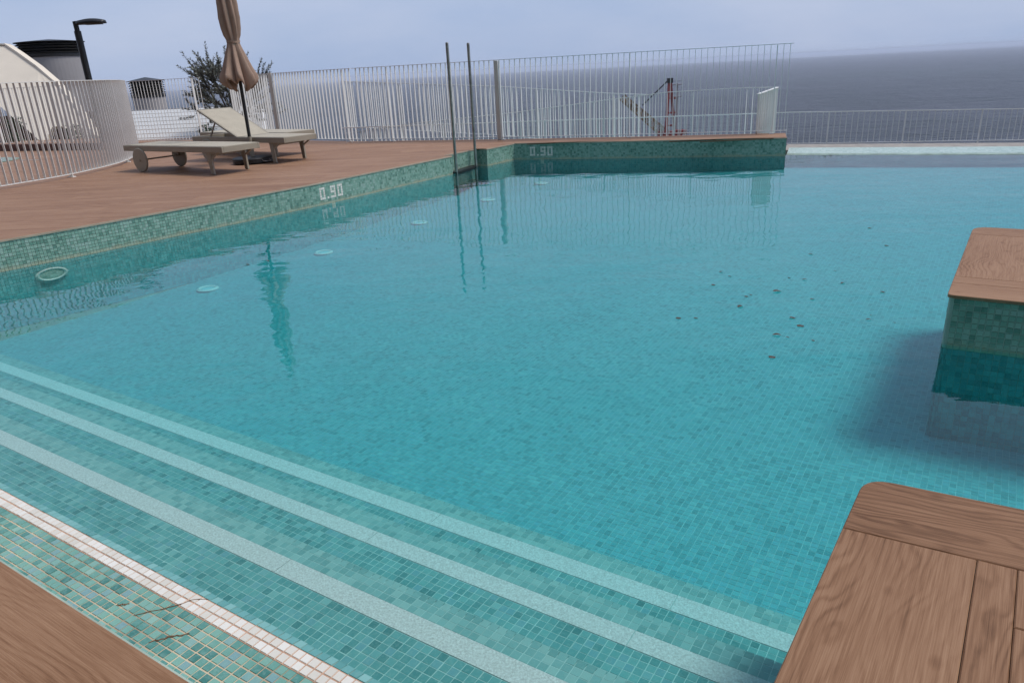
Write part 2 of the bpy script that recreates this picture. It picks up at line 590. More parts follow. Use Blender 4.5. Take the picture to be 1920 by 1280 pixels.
def child(name, me, parent, mat_w=None):
    o = bpy.data.objects.new(name, me)
    COL.objects.link(o)
    o.parent = parent
    if mat_w is not None:
        o.matrix_local = mat_w
    return o

def copy_tree(o, parent=None):
    c = o.copy()
    COL.objects.link(c)
    c.parent = parent
    for ch in list(o.children):
        copy_tree(ch, c)
    return c

# ---------------------------------------------------------------- layout (metres; camera stands over the origin, deck z = 0)
ZW = -0.29                       # water level
TH = R(-33.6)
U = np.array([math.cos(TH), math.sin(TH)])       # along the steps
V = np.array([-math.sin(TH), math.cos(TH)])      # into the pool
def un(u, n):
    p = U * u + V * n
    return (float(p[0]), float(p[1]))
PITCH, GAP = 0.032, 0.003
# left wall of the pool from the far end towards the steps, then the far wall
W1 = np.array([-0.805, 11.926]); W4 = np.array([-0.263, 12.732]); W5 = np.array([0.224, 13.457]); W6 = np.array([4.576, 12.013])
W2 = np.array([-0.963, 12.04]); W3 = np.array([-0.43, 12.84])
LEFT = [np.array(p) for p in ((-7.05, 4.00), (-4.683, 6.726), (-4.219, 7.242), (-3.700, 7.874), (-3.087, 8.619), (-2.421, 9.480), (-1.760, 10.490))] + [W1]
FAREND = np.array([4.663, 12.183])
INF1 = np.array([4.663, 12.183]); INF2 = np.array([11.4, 9.10])
DECK_N = 0.641
def slope_z(n):
    return -0.94 + max(0.0, n - 2.4) * 0.043

def inside(px, py, poly):
    c = np.zeros(px.shape, bool)
    n = len(poly)
    for i in range(n):
        x1, y1 = poly[i]
        x2, y2 = poly[(i + 1) % n]
        cond = ((y1 > py) != (y2 > py))
        with np.errstate(divide='ignore', invalid='ignore'):
            xi = (x2 - x1) * (py - y1) / (y2 - y1 + 1e-12) + x1
        c ^= cond & (px < xi)
    return c

def tile_field(name, mat, parent, O, A, B, NRM, ii, jj, mask=None, full=True, pitch=PITCH, gap=GAP, h=0.0022, jitter=0.0004, inset=0.0014):
    """one mesh of many separate raised tiles; O origin, A/B in-plane unit axes, NRM outward normal"""
    I, J = np.meshgrid(ii, jj, indexing='ij')
    I = I.ravel().astype(float); J = J.ravel().astype(float)
    O = np.asarray(O, float); A = np.asarray(A, float); B = np.asarray(B, float); NRM = np.asarray(NRM, float)
    pa, pitch = pitch if isinstance(pitch, tuple) else (pitch, pitch)
    C = O[None, :] + (I[:, None] + .5) * pa * A[None, :] + (J[:, None] + .5) * pitch * B[None, :]
    if mask is not None:
        k = mask(C, I, J)
        C = C[k]
    nt_ = len(C)
    if nt_ == 0:
        return None
    hw = (pitch - gap) / 2
    C = C + rng.normal(0, jitter, (nt_, 1)) * A + rng.normal(0, jitter, (nt_, 1)) * B
    hh = h + rng.normal(0, h * 0.18, (nt_, 1))
    cs = [(-1, -1), (1, -1), (1, 1), (-1, 1)]
    tilt = rng.normal(0, 0.010, (nt_, 2))
    if full:
        V8 = []
        for sx, sy in cs:
            V8.append(C + sx * hw * A + sy * hw * B - NRM * 0.002)
        for sx, sy in cs:
            q = hw - inset
            V8.append(C + sx * q * A + sy * q * B + NRM * (hh + (sx * tilt[:, :1] + sy * tilt[:, 1:]) * q))
        vs = np.stack(V8, 1).reshape(-1, 3)
        base = np.arange(nt_)[:, None] * 8
        q = np.array([[4, 5, 6, 7], [0, 1, 5, 4], [1, 2, 6, 5], [2, 3, 7, 6], [3, 0, 4, 7]])
        nf = 5
    else:
        V4 = []
        for sx, sy in cs:
            V4.append(C + sx * hw * A + sy * hw * B + NRM * (hh + (sx * tilt[:, :1] + sy * tilt[:, 1:]) * hw))
        vs = np.stack(V4, 1).reshape(-1, 3)
        base = np.arange(nt_)[:, None] * 4
        q = np.array([[0, 1, 2, 3]])
        nf = 1
    if np.dot(np.cross(A, B), NRM) < 0:
        q = q[:, ::-1]
    fs = (base[:, None, :] + q[None, :, :]).reshape(-1)
    me = bpy.data.meshes.new(name)
    me.vertices.add(len(vs))
    me.vertices.foreach_set('co', vs.astype(np.float32).ravel())
    nl = nt_ * nf
    me.loops.add(nl * 4)
    me.loops.foreach_set('vertex_index', fs.astype(np.int32))
    me.polygons.add(nl)
    me.polygons.foreach_set('loop_start', (np.arange(nl) * 4).astype(np.int32))
    me.update(calc_edges=True)
    at = me.attributes.new('rnd', 'FLOAT', 'FACE')
    at.data.foreach_set('value', np.repeat(rng.random(nt_) ** 0.9, nf).astype(np.float32))
    me.shade_flat()
    me.materials.append(mat)
    o = bpy.data.objects.new(name, me)
    COL.objects.link(o)
    o.parent = parent
    o['kind'] = 'stuff'
    return o

_tile_meshes = {}
def tile_mesh(mat, sx=PITCH - GAP, sy=PITCH - GAP, h=0.0022, e=0.0014):
    k = (mat.name, sx, sy, h, e)
    if k not in _tile_meshes:
        hx, hy = sx / 2, sy / 2
        vs = [(-hx, -hy, -.002), (hx, -hy, -.002), (hx, hy, -.002), (-hx, hy, -.002),
              (-hx + e, -hy + e, h), (hx - e, -hy + e, h), (hx - e, hy - e, h), (-hx + e, hy - e, h)]
        me = bpy.data.meshes.new('tile')
        me.from_pydata(vs, [], [(4, 5, 6, 7), (0, 1, 5, 4), (1, 2, 6, 5), (2, 3, 7, 6), (3, 0, 4, 7)])
        me.materials.append(mat)
        _tile_meshes[k] = me
    return _tile_meshes[k]

def tile_objects(name, mat, parent, O, A, B, NRM, cells, pitch=PITCH, h=.0022, e=.0014):
    me = tile_mesh(mat, h=h, e=e)
    pa, pb = pitch if isinstance(pitch, tuple) else (pitch, pitch)
    A = Vector(A); B = Vector(B); Nn = Vector(NRM)
    for i, j in cells:
        c = Vector(O) + A * ((i + .5) * pa + random.gauss(0, .0003)) + B * ((j + .5) * pb + random.gauss(0, .0003))
        a = (A + Nn * random.gauss(0, .012)).normalized()
        nn = (Nn - a * Nn.dot(a)).normalized()
        nn = (nn + B * random.gauss(0, .012)).normalized()
        b = nn.cross(a)
        mt = Matrix((a, b, nn)).transposed().to_4x4()
        mt.translation = c
        child(name, me, parent, mt)

def clip_rect(poly, rect):
    """Sutherland-Hodgman: clip polygon (list of xy) by convex ccw rect"""
    outp = list(poly)
    n = len(rect)
    for i in range(n):
        a = rect[i]; b = rect[(i + 1) % n]
        ex, ey = b[0] - a[0], b[1] - a[1]
        inp = outp
        outp = []
        if not inp:
            break
        def side(p):
            return ex * (p[1] - a[1]) - ey * (p[0] - a[0])
        for k in range(len(inp)):
            p, q = inp[k - 1], inp[k]
            sp_, sq = side(p), side(q)
            if (sp_ >= 0) != (sq >= 0):
                t = sp_ / (sp_ - sq)
                x = (p[0] + (q[0] - p[0]) * t, p[1] + (q[1] - p[1]) * t)
                if sp_ >= 0:
                    outp.append(x)
                else:
                    outp.append(x)
            if sq >= 0:
                outp.append(q)
    res = []
    for p in outp:
        if not res or math.hypot(p[0] - res[-1][0], p[1] - res[-1][1]) > 1e-4:
            res.append(p)
    if len(res) > 1 and math.hypot(res[0][0] - res[-1][0], res[0][1] - res[-1][1]) < 1e-4:
        res.pop()
    return res

def area(p):
    return 0.5 * sum(p[i - 1][0] * p[i][1] - p[i][0] * p[i - 1][1] for i in range(len(p)))

def plank(poly, parent, mat, ang, z1=0.0, th=0.018, bev=0.002, name='plank', drop=0.0):
    """one plank from a plan outline, grain along ang; local frame at its centre"""
    if len(poly) < 3 or abs(area(poly)) < 0.002:
        return None
    if area(poly) < 0:
        poly = poly[::-1]
    cx = sum(p[0] for p in poly) / len(poly)
    cy = sum(p[1] for p in poly) / len(poly)
    ca, sa = math.cos(-ang), math.sin(-ang)
    loc = [((x - cx) * ca - (y - cy) * sa, (x - cx) * sa + (y - cy) * ca) for x, y in poly]
    n = len(loc)
    # inset for a small arris
    ins = []
    for i in range(n):
        p0, p1, p2 = loc[i - 1], loc[i], loc[(i + 1) % n]
        d1 = Vector((p1[0] - p0[0], p1[1] - p0[1])); d2 = Vector((p2[0] - p1[0], p2[1] - p1[1]))
        if d1.length < 1e-6 or d2.length < 1e-6:
            ins.append(p1)
            continue
        d1.normalize(); d2.normalize()
        n1 = Vector((-d1.y, d1.x)); n2 = Vector((-d2.y, d2.x))
        k = n1 + n2
        if k.length < 1e-4:
            ins.append(p1)
            continue
        k = k / max(0.35, k.dot(k) / 2)
        ins.append((p1[0] + k.x * bev, p1[1] + k.y * bev))
    vs = [(x, y, -th) for x, y in loc] + [(x, y, -bev) for x, y in loc] + [(x, y, 0) for x, y in ins]
    fs = [tuple(range(n - 1, -1, -1)), tuple(range(2 * n, 3 * n))]
    for i in range(n):
        j = (i + 1) % n
        fs.append((i, j, n + j, n + i))
        fs.append((n + i, n + j, 2 * n + j, 2 * n + i))
    me = bpy.data.meshes.new(name)
    me.from_pydata(vs, [], fs)
    me.materials.append(mat)
    o = bpy.data.objects.new(name, me)
    COL.objects.link(o)
    o.parent = parent
    o.location = (cx, cy, z1 - drop)
    o.rotation_euler = (0, 0, ang)
    return o

def rrect(o, a, b, la, lb):
    """ccw parallelogram corner list from origin o with unit axes a, b"""
    o = np.array(o); a = np.array(a); b = np.array(b)
    p = [o, o + a * la, o + a * la + b * lb, o + b * lb]
    p = [tuple(map(float, q)) for q in p]
    return p if area(p) > 0 else p[::-1]

def rounded(poly, radii, seg=8):
    res = []
    n = len(poly)
    for i in range(n):
        r = radii[i]
        p0, p1, p2 = (Vector(poly[(i + k) % n]) for k in (-1, 0, 1))
        if r <= 0:
            res.append(tuple(p1))
            continue
        d1 = (p0 - p1).normalized(); d2 = (p2 - p1).normalized()
        a = p1 + d1 * r; b = p1 + d2 * r
        for k in range(seg + 1):
            t = k / seg
            q = a * (1 - t) ** 2 + p1 * 2 * t * (1 - t) + b * t ** 2
            res.append(tuple(q))
    return res

# ================================================================ SETTING
# ---- sea, land, haze
mb = MB()
S_ = 9000
xs = [-2 * S_, -3000, -400, 400, 3000, 2 * S_]
ys = [-2000, 60, 400, 1500, 5000, S_]
vs = [(x, y, -45.0) for y in ys for x in xs]
fs = [(j * 6 + i, j * 6 + i + 1, (j + 1) * 6 + i + 1, (j + 1) * 6 + i) for j in range(5) for i in range(5)]
mb.add(vs, fs)
tag(mb.build('sea', M['sea']), kind='structure')
mb = MB()
nx, ny = 40, 26
vs = []
for j in range(ny):
    for i in range(nx):
        x = -260 + 520 * i / (nx - 1)
        t = j / (ny - 1)
        y = -150 + 330 * t
        if y < 12:
            z = -4.0
        else:
            z = -4.0 - (y - 12) * 0.34 - 0.6 * math.sin(x * .11 + y * .2)
        z += 0.4 * math.sin(x * .31) * math.sin(y * .27)
        if y > 110:
            z -= (y - 110) * .35
        vs.append((x, y, z))
fs = [(j * nx + i, j * nx + i + 1, (j + 1) * nx + i + 1, (j + 1) * nx + i) for j in range(ny - 1) for i in range(nx - 1)]
mb.add(vs, fs)
tag(mb.build('ground', M['earth']), kind='structure')
mb = MB()
mb.box((0, 10900, -19.5), (50000, 27000, 55.0))
hz = tag(mb.build('haze', M['haze']), kind='stuff')

# ---- pool shell
pool_poly = [tuple(p) for p in LEFT] + [tuple(W2), tuple(W3), tuple(W4), tuple(W5), tuple(W6), tuple(INF1), tuple(INF2)]
RW_N = 0.50
pool_poly += [(6.2, 0.2), (4.2, -2.2)]
# near edge follows n = DECK_N from right to left
pool_near = [un(3.55, DECK_N), un(-7.8, DECK_N)]
def in_pool(C, margin=0.0):
    poly = [tuple(p) for p in LEFT] + [tuple(W2), tuple(W3), tuple(W4), tuple(W5), tuple(W6), tuple(INF1), tuple(INF2), un(6.5, 2.0), un(5.5, DECK_N), un(-9.6, DECK_N)]
    return inside(C[:, 0], C[:, 1], poly)

floor = empty('pool_floor')
tag(floor, kind='structure')
mb = MB()
def fl(u, n):
    x, y = un(u, n)
    return (x, y, slope_z(n))
vs = [fl(-9, 2.2), fl(9, 2.2), fl(-9, 2.4), fl(9, 2.4), fl(-9, 15), fl(9, 15)]
mb.add(vs, [(0, 1, 3, 2), (2, 3, 5, 4)])
mb.build('mortar_bed', M['grout'], floor)
sl_ = math.atan(0.043)
A3 = (U[0], U[1], 0)
B3 = np.array([V[0] * math.cos(sl_), V[1] * math.cos(sl_), math.sin(sl_)])
N3 = np.cross(np.array(A3), B3)
O3 = fl(0, 2.4)
def m_near(C, I, J):
    d = np.hypot(C[:, 0], C[:, 1])
    return in_pool(C) & (d < 6.0) & (C[:, 0] < 5.2)
def m_far(C, I, J):
    d = np.hypot(C[:, 0], C[:, 1])
    return in_pool(C) & (d >= 6.0) & (C[:, 0] < 9.5) 
tile_field('mosaic', M['teal'], floor, O3, A3, B3, N3, np.arange(-180, 220), np.arange(0, 170), m_near, False, h=.0009, gap=.0024)
tile_field('mosaic', M['teal'], floor, O3, A3, B3, N3, np.arange(-260, 330), np.arange(0, 400), m_far, False, h=.0009, gap=.0024)

# ---- steps: (start n, teal rows up to bar, bar n0, bar n1, edge n, z)
UL, UR = -9.2, 1.2
def step_body(name, n0, n1, z, mat, tilt=0.0):
    s = empty(name)
    tag(s, kind='structure')
    mb = MB()
    p = [un(UL, n0 - .3), un(UR, n0 - .3), un(UR, n1), un(UL, n1)]
    # rounded nose on the pool side
    k = 0.018
    if tilt:
        k = tilt
    prof = [(n0 - .3, z), (n1 - k, z), (n1 - k * .3, z - (k * .3 if not tilt else .0062)), (n1, z - (k if not tilt else .02)), (n1, z - .5), (n0 - .3, z - .5)]
    vs = []
    for u in (UL, UR):
        for n, zz in prof:
            x, y = un(u, n)
            vs.append((x, y, zz))
    q = len(prof)
    fs = [tuple(range(q)), tuple(range(2 * q - 1, q - 1, -1))] + [(i, q + i, q + (i + 1) % q, (i + 1) % q) for i in range(q)]
    mb.add(vs, fs)
    mb.build('step_body', mat, s)
    return s
ZUP = (0, 0, 1)
AX = (U[0], U[1], 0)
BX = (V[0], V[1], 0)
def wleft(C, I, J):
    return in_pool(C)
def step_origin(n, z):
    x, y = un(0, n)
    return (x, y, z)
# top step, dry: rows 0..9 green, 10,11 white, sloping pale nose
s0 = step_body('pool_step', 0.65, 1.063, ZW + 0.004, M['beachgrout'], tilt=.0365)
z0 = ZW + 0.004
near_cols = range(-66, -6)
cells = [(i, j) for i in near_cols for j in range(10)]
def score(c):
    x, y = un((c[0] + .5) * PITCH, DECK_N + (c[1] + .5) * PITCH)
    return math.hypot(x, y)
cells.sort(key=score)
vis = [c for c in cells if score(c) > 1.17][:300]
vs_ = set(vis)
tile_objects('tile', M['beach_o'], s0, step_origin(DECK_N, z0), AX, BX, ZUP, vis)
tile_field('mosaic', M['beach'], s0, step_origin(DECK_N, z0), AX, BX, ZUP, np.arange(-280, 38), np.arange(0, 10),
           lambda C, I, J: in_pool(C) & np.array([(int(a), int(b)) not in vs_ for a, b in zip(I, J)]))
mb = MB()
a, b = DECK_N + 10 * PITCH - .001, DECK_N + 12 * PITCH + .001
mb.add([(*un(UL, a), z0 + .0012), (*un(UR, a), z0 + .0012), (*un(UR, b), z0 + .0012), (*un(UL, b), z0 + .0012)], [(0, 1, 2, 3)])
mb.build('grout_bed', M['pinkgrout'], s0)
wc = [(i, j) for i in range(-85, 15) for j in (10, 11)]
tile_objects('white_tile', M['whitet_o'], s0, step_origin(DECK_N, z0 + .0014), AX, BX, ZUP, wc)
wset = set(wc)
tile_field('white_mosaic', M['whitet'], s0, step_origin(DECK_N, z0 + .0014), AX, BX, ZUP, np.arange(-280, 38), np.arange(10, 12),
           lambda C, I, J: in_pool(C) & np.array([(int(p), int(q)) not in wset for p, q in zip(I, J)]))
# pale wet nose row tilted down to the water
t_ = math.radians(12)
Bn = (V[0] * math.cos(t_), V[1] * math.cos(t_), -math.sin(t_))
Nn_ = (V[0] * math.sin(t_), V[1] * math.sin(t_), math.cos(t_))
tile_field('nose_mosaic', M['pale'], s0, step_origin(DECK_N + 12 * PITCH + .001, z0), AX, Bn, Nn_, np.arange(-280, 38), np.arange(0, 1), wleft, gap=0.0012)
# rust marks over the top step
def ribbon(pts, wd, z, parent, mat, name):
    mb = MB()
    vs = []
    for i, (x, y) in enumerate(pts):
        a_ = Vector(pts[max(i - 1, 0)]); b_ = Vector(pts[min(i + 1, len(pts) - 1)])
        d = (b_ - a_).normalized()
        ww = wd * (0.35 + 0.65 * math.sin(math.pi * (i + .5) / len(pts))) * random.uniform(.7, 1.2)
        for sgn, zz in ((-1, 0), (-.5, .0012), (.5, .0012), (1, 0)):
            vs.append((x - d.y * ww * sgn, y + d.x * ww * sgn, z + zz))
    fs = []
    for i in range(len(pts) - 1):
        for k in range(3):
            fs.append((i * 4 + k, i * 4 + k + 1, (i + 1) * 4 + k + 1, (i + 1) * 4 + k))
    mb.add(vs, fs)
    return mb.build(name, mat, parent)
def dens(pts, n=14, amp=.0015):
    out_ = []
    for i in range(n + 1):
        t = i / n * (len(pts) - 1)
        k = min(int(t), len(pts) - 2)
        f = t - k
        out_.append((pts[k][0] * (1 - f) + pts[k + 1][0] * f + random.gauss(0, amp), pts[k][1] * (1 - f) + pts[k + 1][1] * f + random.gauss(0, amp)))
    return out_
STAINS = []   # filled below (world coordinates)

# submerged treads
steps = [(1.062, 9, 1.345, 1.433, 1.529, -0.44), (1.529, 9, 1.801, 1.887, 1.983, -0.60), (1.983, 8, 2.213, 2.312, 2.408, -0.76)]
for k, (n0, rows, b0, b1, n1, z) in enumerate(steps):
    s = step_body('pool_step', n0, n1, z, M['stepgrout'])
    o_ = step_origin(b0, z)
    ch = set()
    if k == 0:
        c2 = [(i, j) for i in range(-75, 12) for j in range(-9, 0)]
        c2.sort(key=lambda c: math.hypot(*un((c[0] + .5) * PITCH, b0 + (c[1] + .5) * PITCH)))
        c2 = [c for c in c2 if un((c[0] + .5) * PITCH, b0)[0] > -1.4][:300]
        ch = set(c2)
        tile_objects('tile', M['teal_o'], s, o_, AX, BX, ZUP, c2, h=.0008, e=.0004)
    tile_field('mosaic', M['step'], s, o_, AX, BX, ZUP, np.arange(-280, 38), np.arange(-rows, 0),
               lambda C, I, J, ch=ch: in_pool(C) & np.array([(int(p), int(q)) not in ch for p, q in zip(I, J)]), h=.0008, inset=.0004, gap=.0026)
    tile_field('nose_mosaic', M['pale'], s, step_origin(b1, z), AX, BX, ZUP, np.arange(-280, 38), np.arange(0, 3), wleft, h=.0008, inset=.0004, gap=.0024)
    # white pebble strips, one slab after another
    u = UL
    while u < UR:
        l = 1.2
        mb = MB()
        p = [un(u + .0015, b0 + .002), un(u + l - .0015, b0 + .002), un(u + l - .0015, b1 - .002), un(u + .0015, b1 - .002)]
        c_ = np.mean(np.array(p), 0)
        if in_pool(np.array([[c_[0], c_[1], 0]]))[0]:
            mb.prism(p, z - .004, z + .003)
            mb.build('white_strip', M['terrazzo'], s)
        u += l

# ---- pool water (closed body)
mb = MB()
ctr = np.array([-1.0, 6.5])
wp = [tuple(p) for p in LEFT[0:]] + [tuple(W2 + [-.01, 0]), tuple(W3 + [0, .02]), tuple(W4 + [0, .02]), tuple(W5 + [0, .02]), tuple(W6 + [0.0, .02]), tuple(INF1), (11.4, 9.10), un(7.2, 1.5), un(5.2, DECK_N - .02), un(-9.3, DECK_N - .02)]
wp = [(p[0] - (.015 if p[0] < -.8 and p[1] > 4 else 0), p[1]) for p in wp]
if area(wp) < 0:
    wp = wp[::-1]
mb.prism(wp, -1.15, ZW)
tag(mb.build('pool_water', M['water']), kind='structure')

# ---- pool walls with mosaic
GLY = {'0': ['111', '101', '101', '101', '111'], '9': ['111', '101', '111', '001', '111'], '.': ['0', '0', '0', '0', '1']}
def glyph_cells(c0, r0):
    cells = []
    c = c0
    for ch in '0.90':
        g = GLY[ch]
        for r, row in enumerate(g):
            for k, v in enumerate(row):
                if v == '1':
                    cells.append((c + k, r0 + r))
        c += len(g[0]) + 1
    return cells
def wall(name, pts, label, marks=(), zb=-1.0, flip=1, deep='deep'):
    """pts: plan polyline with the pool on its right-hand side when flip=1"""
    w_ = empty(name, (float(pts[0][0]), float(pts[0][1]), 0))
    tag(w_, label, 'wall')
    off = Matrix.Translation((-float(pts[0][0]), -float(pts[0][1]), 0))
    mb = MB()
    th = 0.12
    P = [np.array(p, float) for p in pts]
    nrm = []
    for a_, b_ in zip(P, P[1:]):
        d = (b_ - a_) / np.linalg.norm(b_ - a_)
        nrm.append(np.array([d[1], -d[0]]) * flip)
    # body: offset polyline
    outer = []
    for i, p in enumerate(P):
        if i == 0:
            m_ = nrm[0]
        elif i == len(P) - 1:
            m_ = nrm[-1]
        else:
            m_ = nrm[i - 1] + nrm[i]
            m_ = m_ / (m_ @ m_) * 2
            if np.linalg.norm(m_) > 1.5:
                m_ = m_ / np.linalg.norm(m_) * 1.5
        outer.append(p - m_ * th)
    n = len(P)
    vs = []
    for z in (zb, -0.02):
        vs += [(*p, z) for p in P]
        vs += [(*p, z) for p in outer]
    fs = []
    for i in range(n - 1):
        fs.append((i, i + 1, 2 * n + i + 1, 2 * n + i))
        fs.append((n + i + 1, n + i, 3 * n + i, 3 * n + i + 1))
        fs.append((2 * n + i, 2 * n + i + 1, 3 * n + i + 1, 3 * n + i))
    fs.append((0, 2 * n, 3 * n, n))
    fs.append((n - 1, 2 * n - 1, 4 * n - 1, 3 * n - 1))
    mb.add(vs, fs)
    o = mb.build('wall_body', M['wallgrout'], w_)
    o.matrix_local = off
    nb = 0
    for si, (a_, b_) in enumerate(zip(P, P[1:])):
        d = (b_ - a_)
        l = np.linalg.norm(d)
        d = d / l
        if flip > 0:
            O = (*a_, -0.004)
            AA = (d[0], d[1], 0)
        else:
            O = (*a_, -0.004)
            AA = (d[0], d[1], 0)
        BB = (0, 0, -1)
        NN = (nrm[si][0], nrm[si][1], 0)
        nc = int(round(l / PITCH))
        pit = l / nc if nc else PITCH
        mk = set()
        for (seg, c0, r0) in marks:
            if seg == si:
                g = glyph_cells(c0, r0) + [(c0 + 6, 9), (c0 + 7, 9), (c0 + 6, 10), (c0 + 7, 10)]
                mk |= set(g)
                q = Matrix.Identity(4)
                tile_objects('white_tile', M['whitet_o'], w_, tuple(np.array(O) + np.array(off.translation) + np.array(NN) * .0015), AA, BB, NN, g, pitch=(pit, PITCH))
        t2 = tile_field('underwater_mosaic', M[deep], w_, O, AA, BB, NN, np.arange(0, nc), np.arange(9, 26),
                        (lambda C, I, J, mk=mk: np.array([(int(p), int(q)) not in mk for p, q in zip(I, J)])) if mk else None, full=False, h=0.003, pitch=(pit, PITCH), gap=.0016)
        if t2:
            t2.matrix_local = off
        nr = 9
        t = tile_field('mosaic', M['wallt'], w_, O, AA, BB, NN, np.arange(0, nc), np.arange(0, nr),
                       (lambda C, I, J, mk=mk: np.array([(int(p), int(q)) not in mk for p, q in zip(I, J)])) if mk else None, full=False, h=0.003, pitch=(pit, PITCH))
        if t:
            t.matrix_local = off
    return w_
# seg index of digits on the left wall: LEFT[4]->LEFT[5] (-3.087,8.619)->(-2.421,9.480)
wl = wall('pool_wall', LEFT + [W2], 'curved left mosaic wall of the pool with the longer white 0.90 marking', marks=[(5, 2, 2)], deep='litdeep')
wn = wall('pool_wall', [W2, W3, W4, W5], 'short mosaic wall around the ladder recess in the pool side')
wf = wall('pool_wall', [W5, W6, FAREND + np.array([.0, 0.5])], 'far mosaic wall under the fenced walkway with a white 0.90 marking', marks=[(0, 9, 2)])
wnr = wall('pool_wall', [un(4.9, DECK_N), un(-9.25, DECK_N)], 'low mosaic wall below the near wooden deck edge', flip=1, zb=-.5)

# ---- decks
deck = empty('pool_deck')
tag(deck, kind='structure')
A_ = math.radians(-3)
edge_line = [tuple(p) for p in LEFT] + [tuple(W2), tuple(W3), tuple(W4), tuple(W5), tuple(W6)]
outer = [(4.83, 12.75), (2.47, 13.46), (0.0, 14.36), (-2.95, 15.62), (-3.9, 16.27), (-5.0, 17.15), (-6.5, 18.5), (-9.5, 20.8), (-16, 22.5), (-22, 22.5), (-22, -3), (-12, -3)]
corner = un(-9.25, DECK_N)
deck_poly = [corner] + edge_line[0:] + outer
deck_poly[0] = (-7.3, 4.3)
if area(deck_poly) < 0:
    deck_poly = deck_poly[::-1]
mb = MB()
mb.prism(deck_poly, -0.30, -0.016)
mb.build('mortar_bed', M['joint'], deck)
# planks of the far/left deck
pw, pl_ = 0.24, 1.8
ua = (math.cos(A_), math.sin(A_)); va_ = (-math.sin(A_), math.cos(A_))
pieces = []
row = -2
for row in range(-2, 84):
    k0 = random.uniform(0, pl_)
    o_v = 3.4 + row * pw
    for k in range(-10, 6):
        o_u = k * pl_ - k0
        o = np.array(ua) * (o_u + .001) + np.array(va_) * (o_v + .001)
        rc = rrect(o, ua, va_, pl_ - .002, pw - .002)
        cx = sum(p[0] for p in rc) / 4; cy = sum(p[1] for p in rc) / 4
        if cx < -15.5 or cy > 23 or cx > 6 or (cx + cy * .62 < -1.6 - 1.5):
            continue
        pc = clip_rect(deck_poly, rc)
        if len(pc) >= 3 and abs(area(pc)) > .003:
            pieces.append((math.hypot(cx, cy), pc))
pieces.sort(key=lambda q: q[0])
for d_, pc in pieces[:298]:
    plank(pc, deck, M['deckwood'], A_, drop=random.uniform(0, .0006))
rest = MB()
for d_, pc in pieces[298:]:
    if area(pc) < 0:
        pc = pc[::-1]
    rest.prism(pc, -.018, -0.0005)
if rest.v:
    o = rest.build('far_planks', M['deckwood'], deck)
    o['kind'] = 'stuff'
# pale grout line along the pool edge
def edge_strip(pts, parent, z=-0.0005, wd=.010, name='edge_trim'):
    mb = MB()
    P = [Vector(p) for p in pts]
    for a_, b_ in zip(P, P[1:]):
        d = (b_ - a_).normalized()
        nn = Vector((d.y, -d.x))
        c = (a_ + b_) / 2 + nn * wd * .5
        mb.box((c.x, c.y, z - .010), ((b_ - a_).length + .004, wd, .018), Matrix.Rotation(math.atan2(d.y, d.x), 3, 'Z'))
    return mb.build(name, M['edge'], parent)
edge_strip(edge_line + [tuple(FAREND + np.array([.0, 0.5]))], deck)

# near deck under the camera
ndeck = empty('near_deck')
tag(ndeck, kind='structure')
edge_strip([un(-9.2, DECK_N + .0055), un(.2, DECK_N + .0055)], ndeck, z=-.004, wd=.007).data.materials[0] = M['wallgrout']
# ---- platform that joins the near deck on the right (front-right of the picture)
P1a = np.array([0.518, 1.188]); P1b = np.array([0.901, 1.717]); P1c = np.array([1.085, 1.975])
dP = (P1b - P1a) / np.linalg.norm(P1b - P1a)
eU = np.array([math.cos(R(-31.0)), math.sin(R(-31.0))])
tl = P1a + dP * (-0.60)
tip = P1a + dP * 0.964                      # sharp corner before rounding
far_r = tip + eU * 3.6
base_r = far_r - dP * 2.4
base_l = tip - dP * 2.4
plat_out = rounded([tuple(base_l), tuple(base_r), tuple(far_r), tuple(tip)], [0, 0, 0, 0.085])
# near deck outline stops against the platform
near_poly = [un(-9.3, DECK_N), un(-9.3, -3.2), un(0.9, -3.2), un(0.9, DECK_N)]
near_poly = near_poly if area(near_poly) > 0 else near_poly[::-1]
half = [tuple(tip + dP * 2 - dP * 8 + (np.array([-dP[1], dP[0]])) * 12), tuple(tip - dP * 8), tuple(tip + dP * 4), tuple(tip + dP * 4 + np.array([-dP[1], dP[0]]) * 12)]
if area(half) < 0:
    half = half[::-1]
near_poly = clip_rect(near_poly, half)
if area(near_poly) < 0:
    near_poly = near_poly[::-1]
mb = MB()
mb.prism(near_poly, -0.4, -0.016)
mb.build('mortar_bed', M['joint'], ndeck)
for r_ in range(0, 12):
    n_hi = DECK_N + 0.004 - r_ * .30
    off_ = (r_ * 0.77) % 1.8
    for k in range(-7, 3):
        u0 = k * 1.8 + off_ - 1.25
        rc = rrect(np.array(un(u0 + .001, n_hi - .30 + .001)), U, V, 1.798, .298)
        pc = clip_rect(near_poly if r_ else near_poly, rc)
        if len(pc) >= 3:
            plank(pc, ndeck, M['wood'], TH, bev=.003)

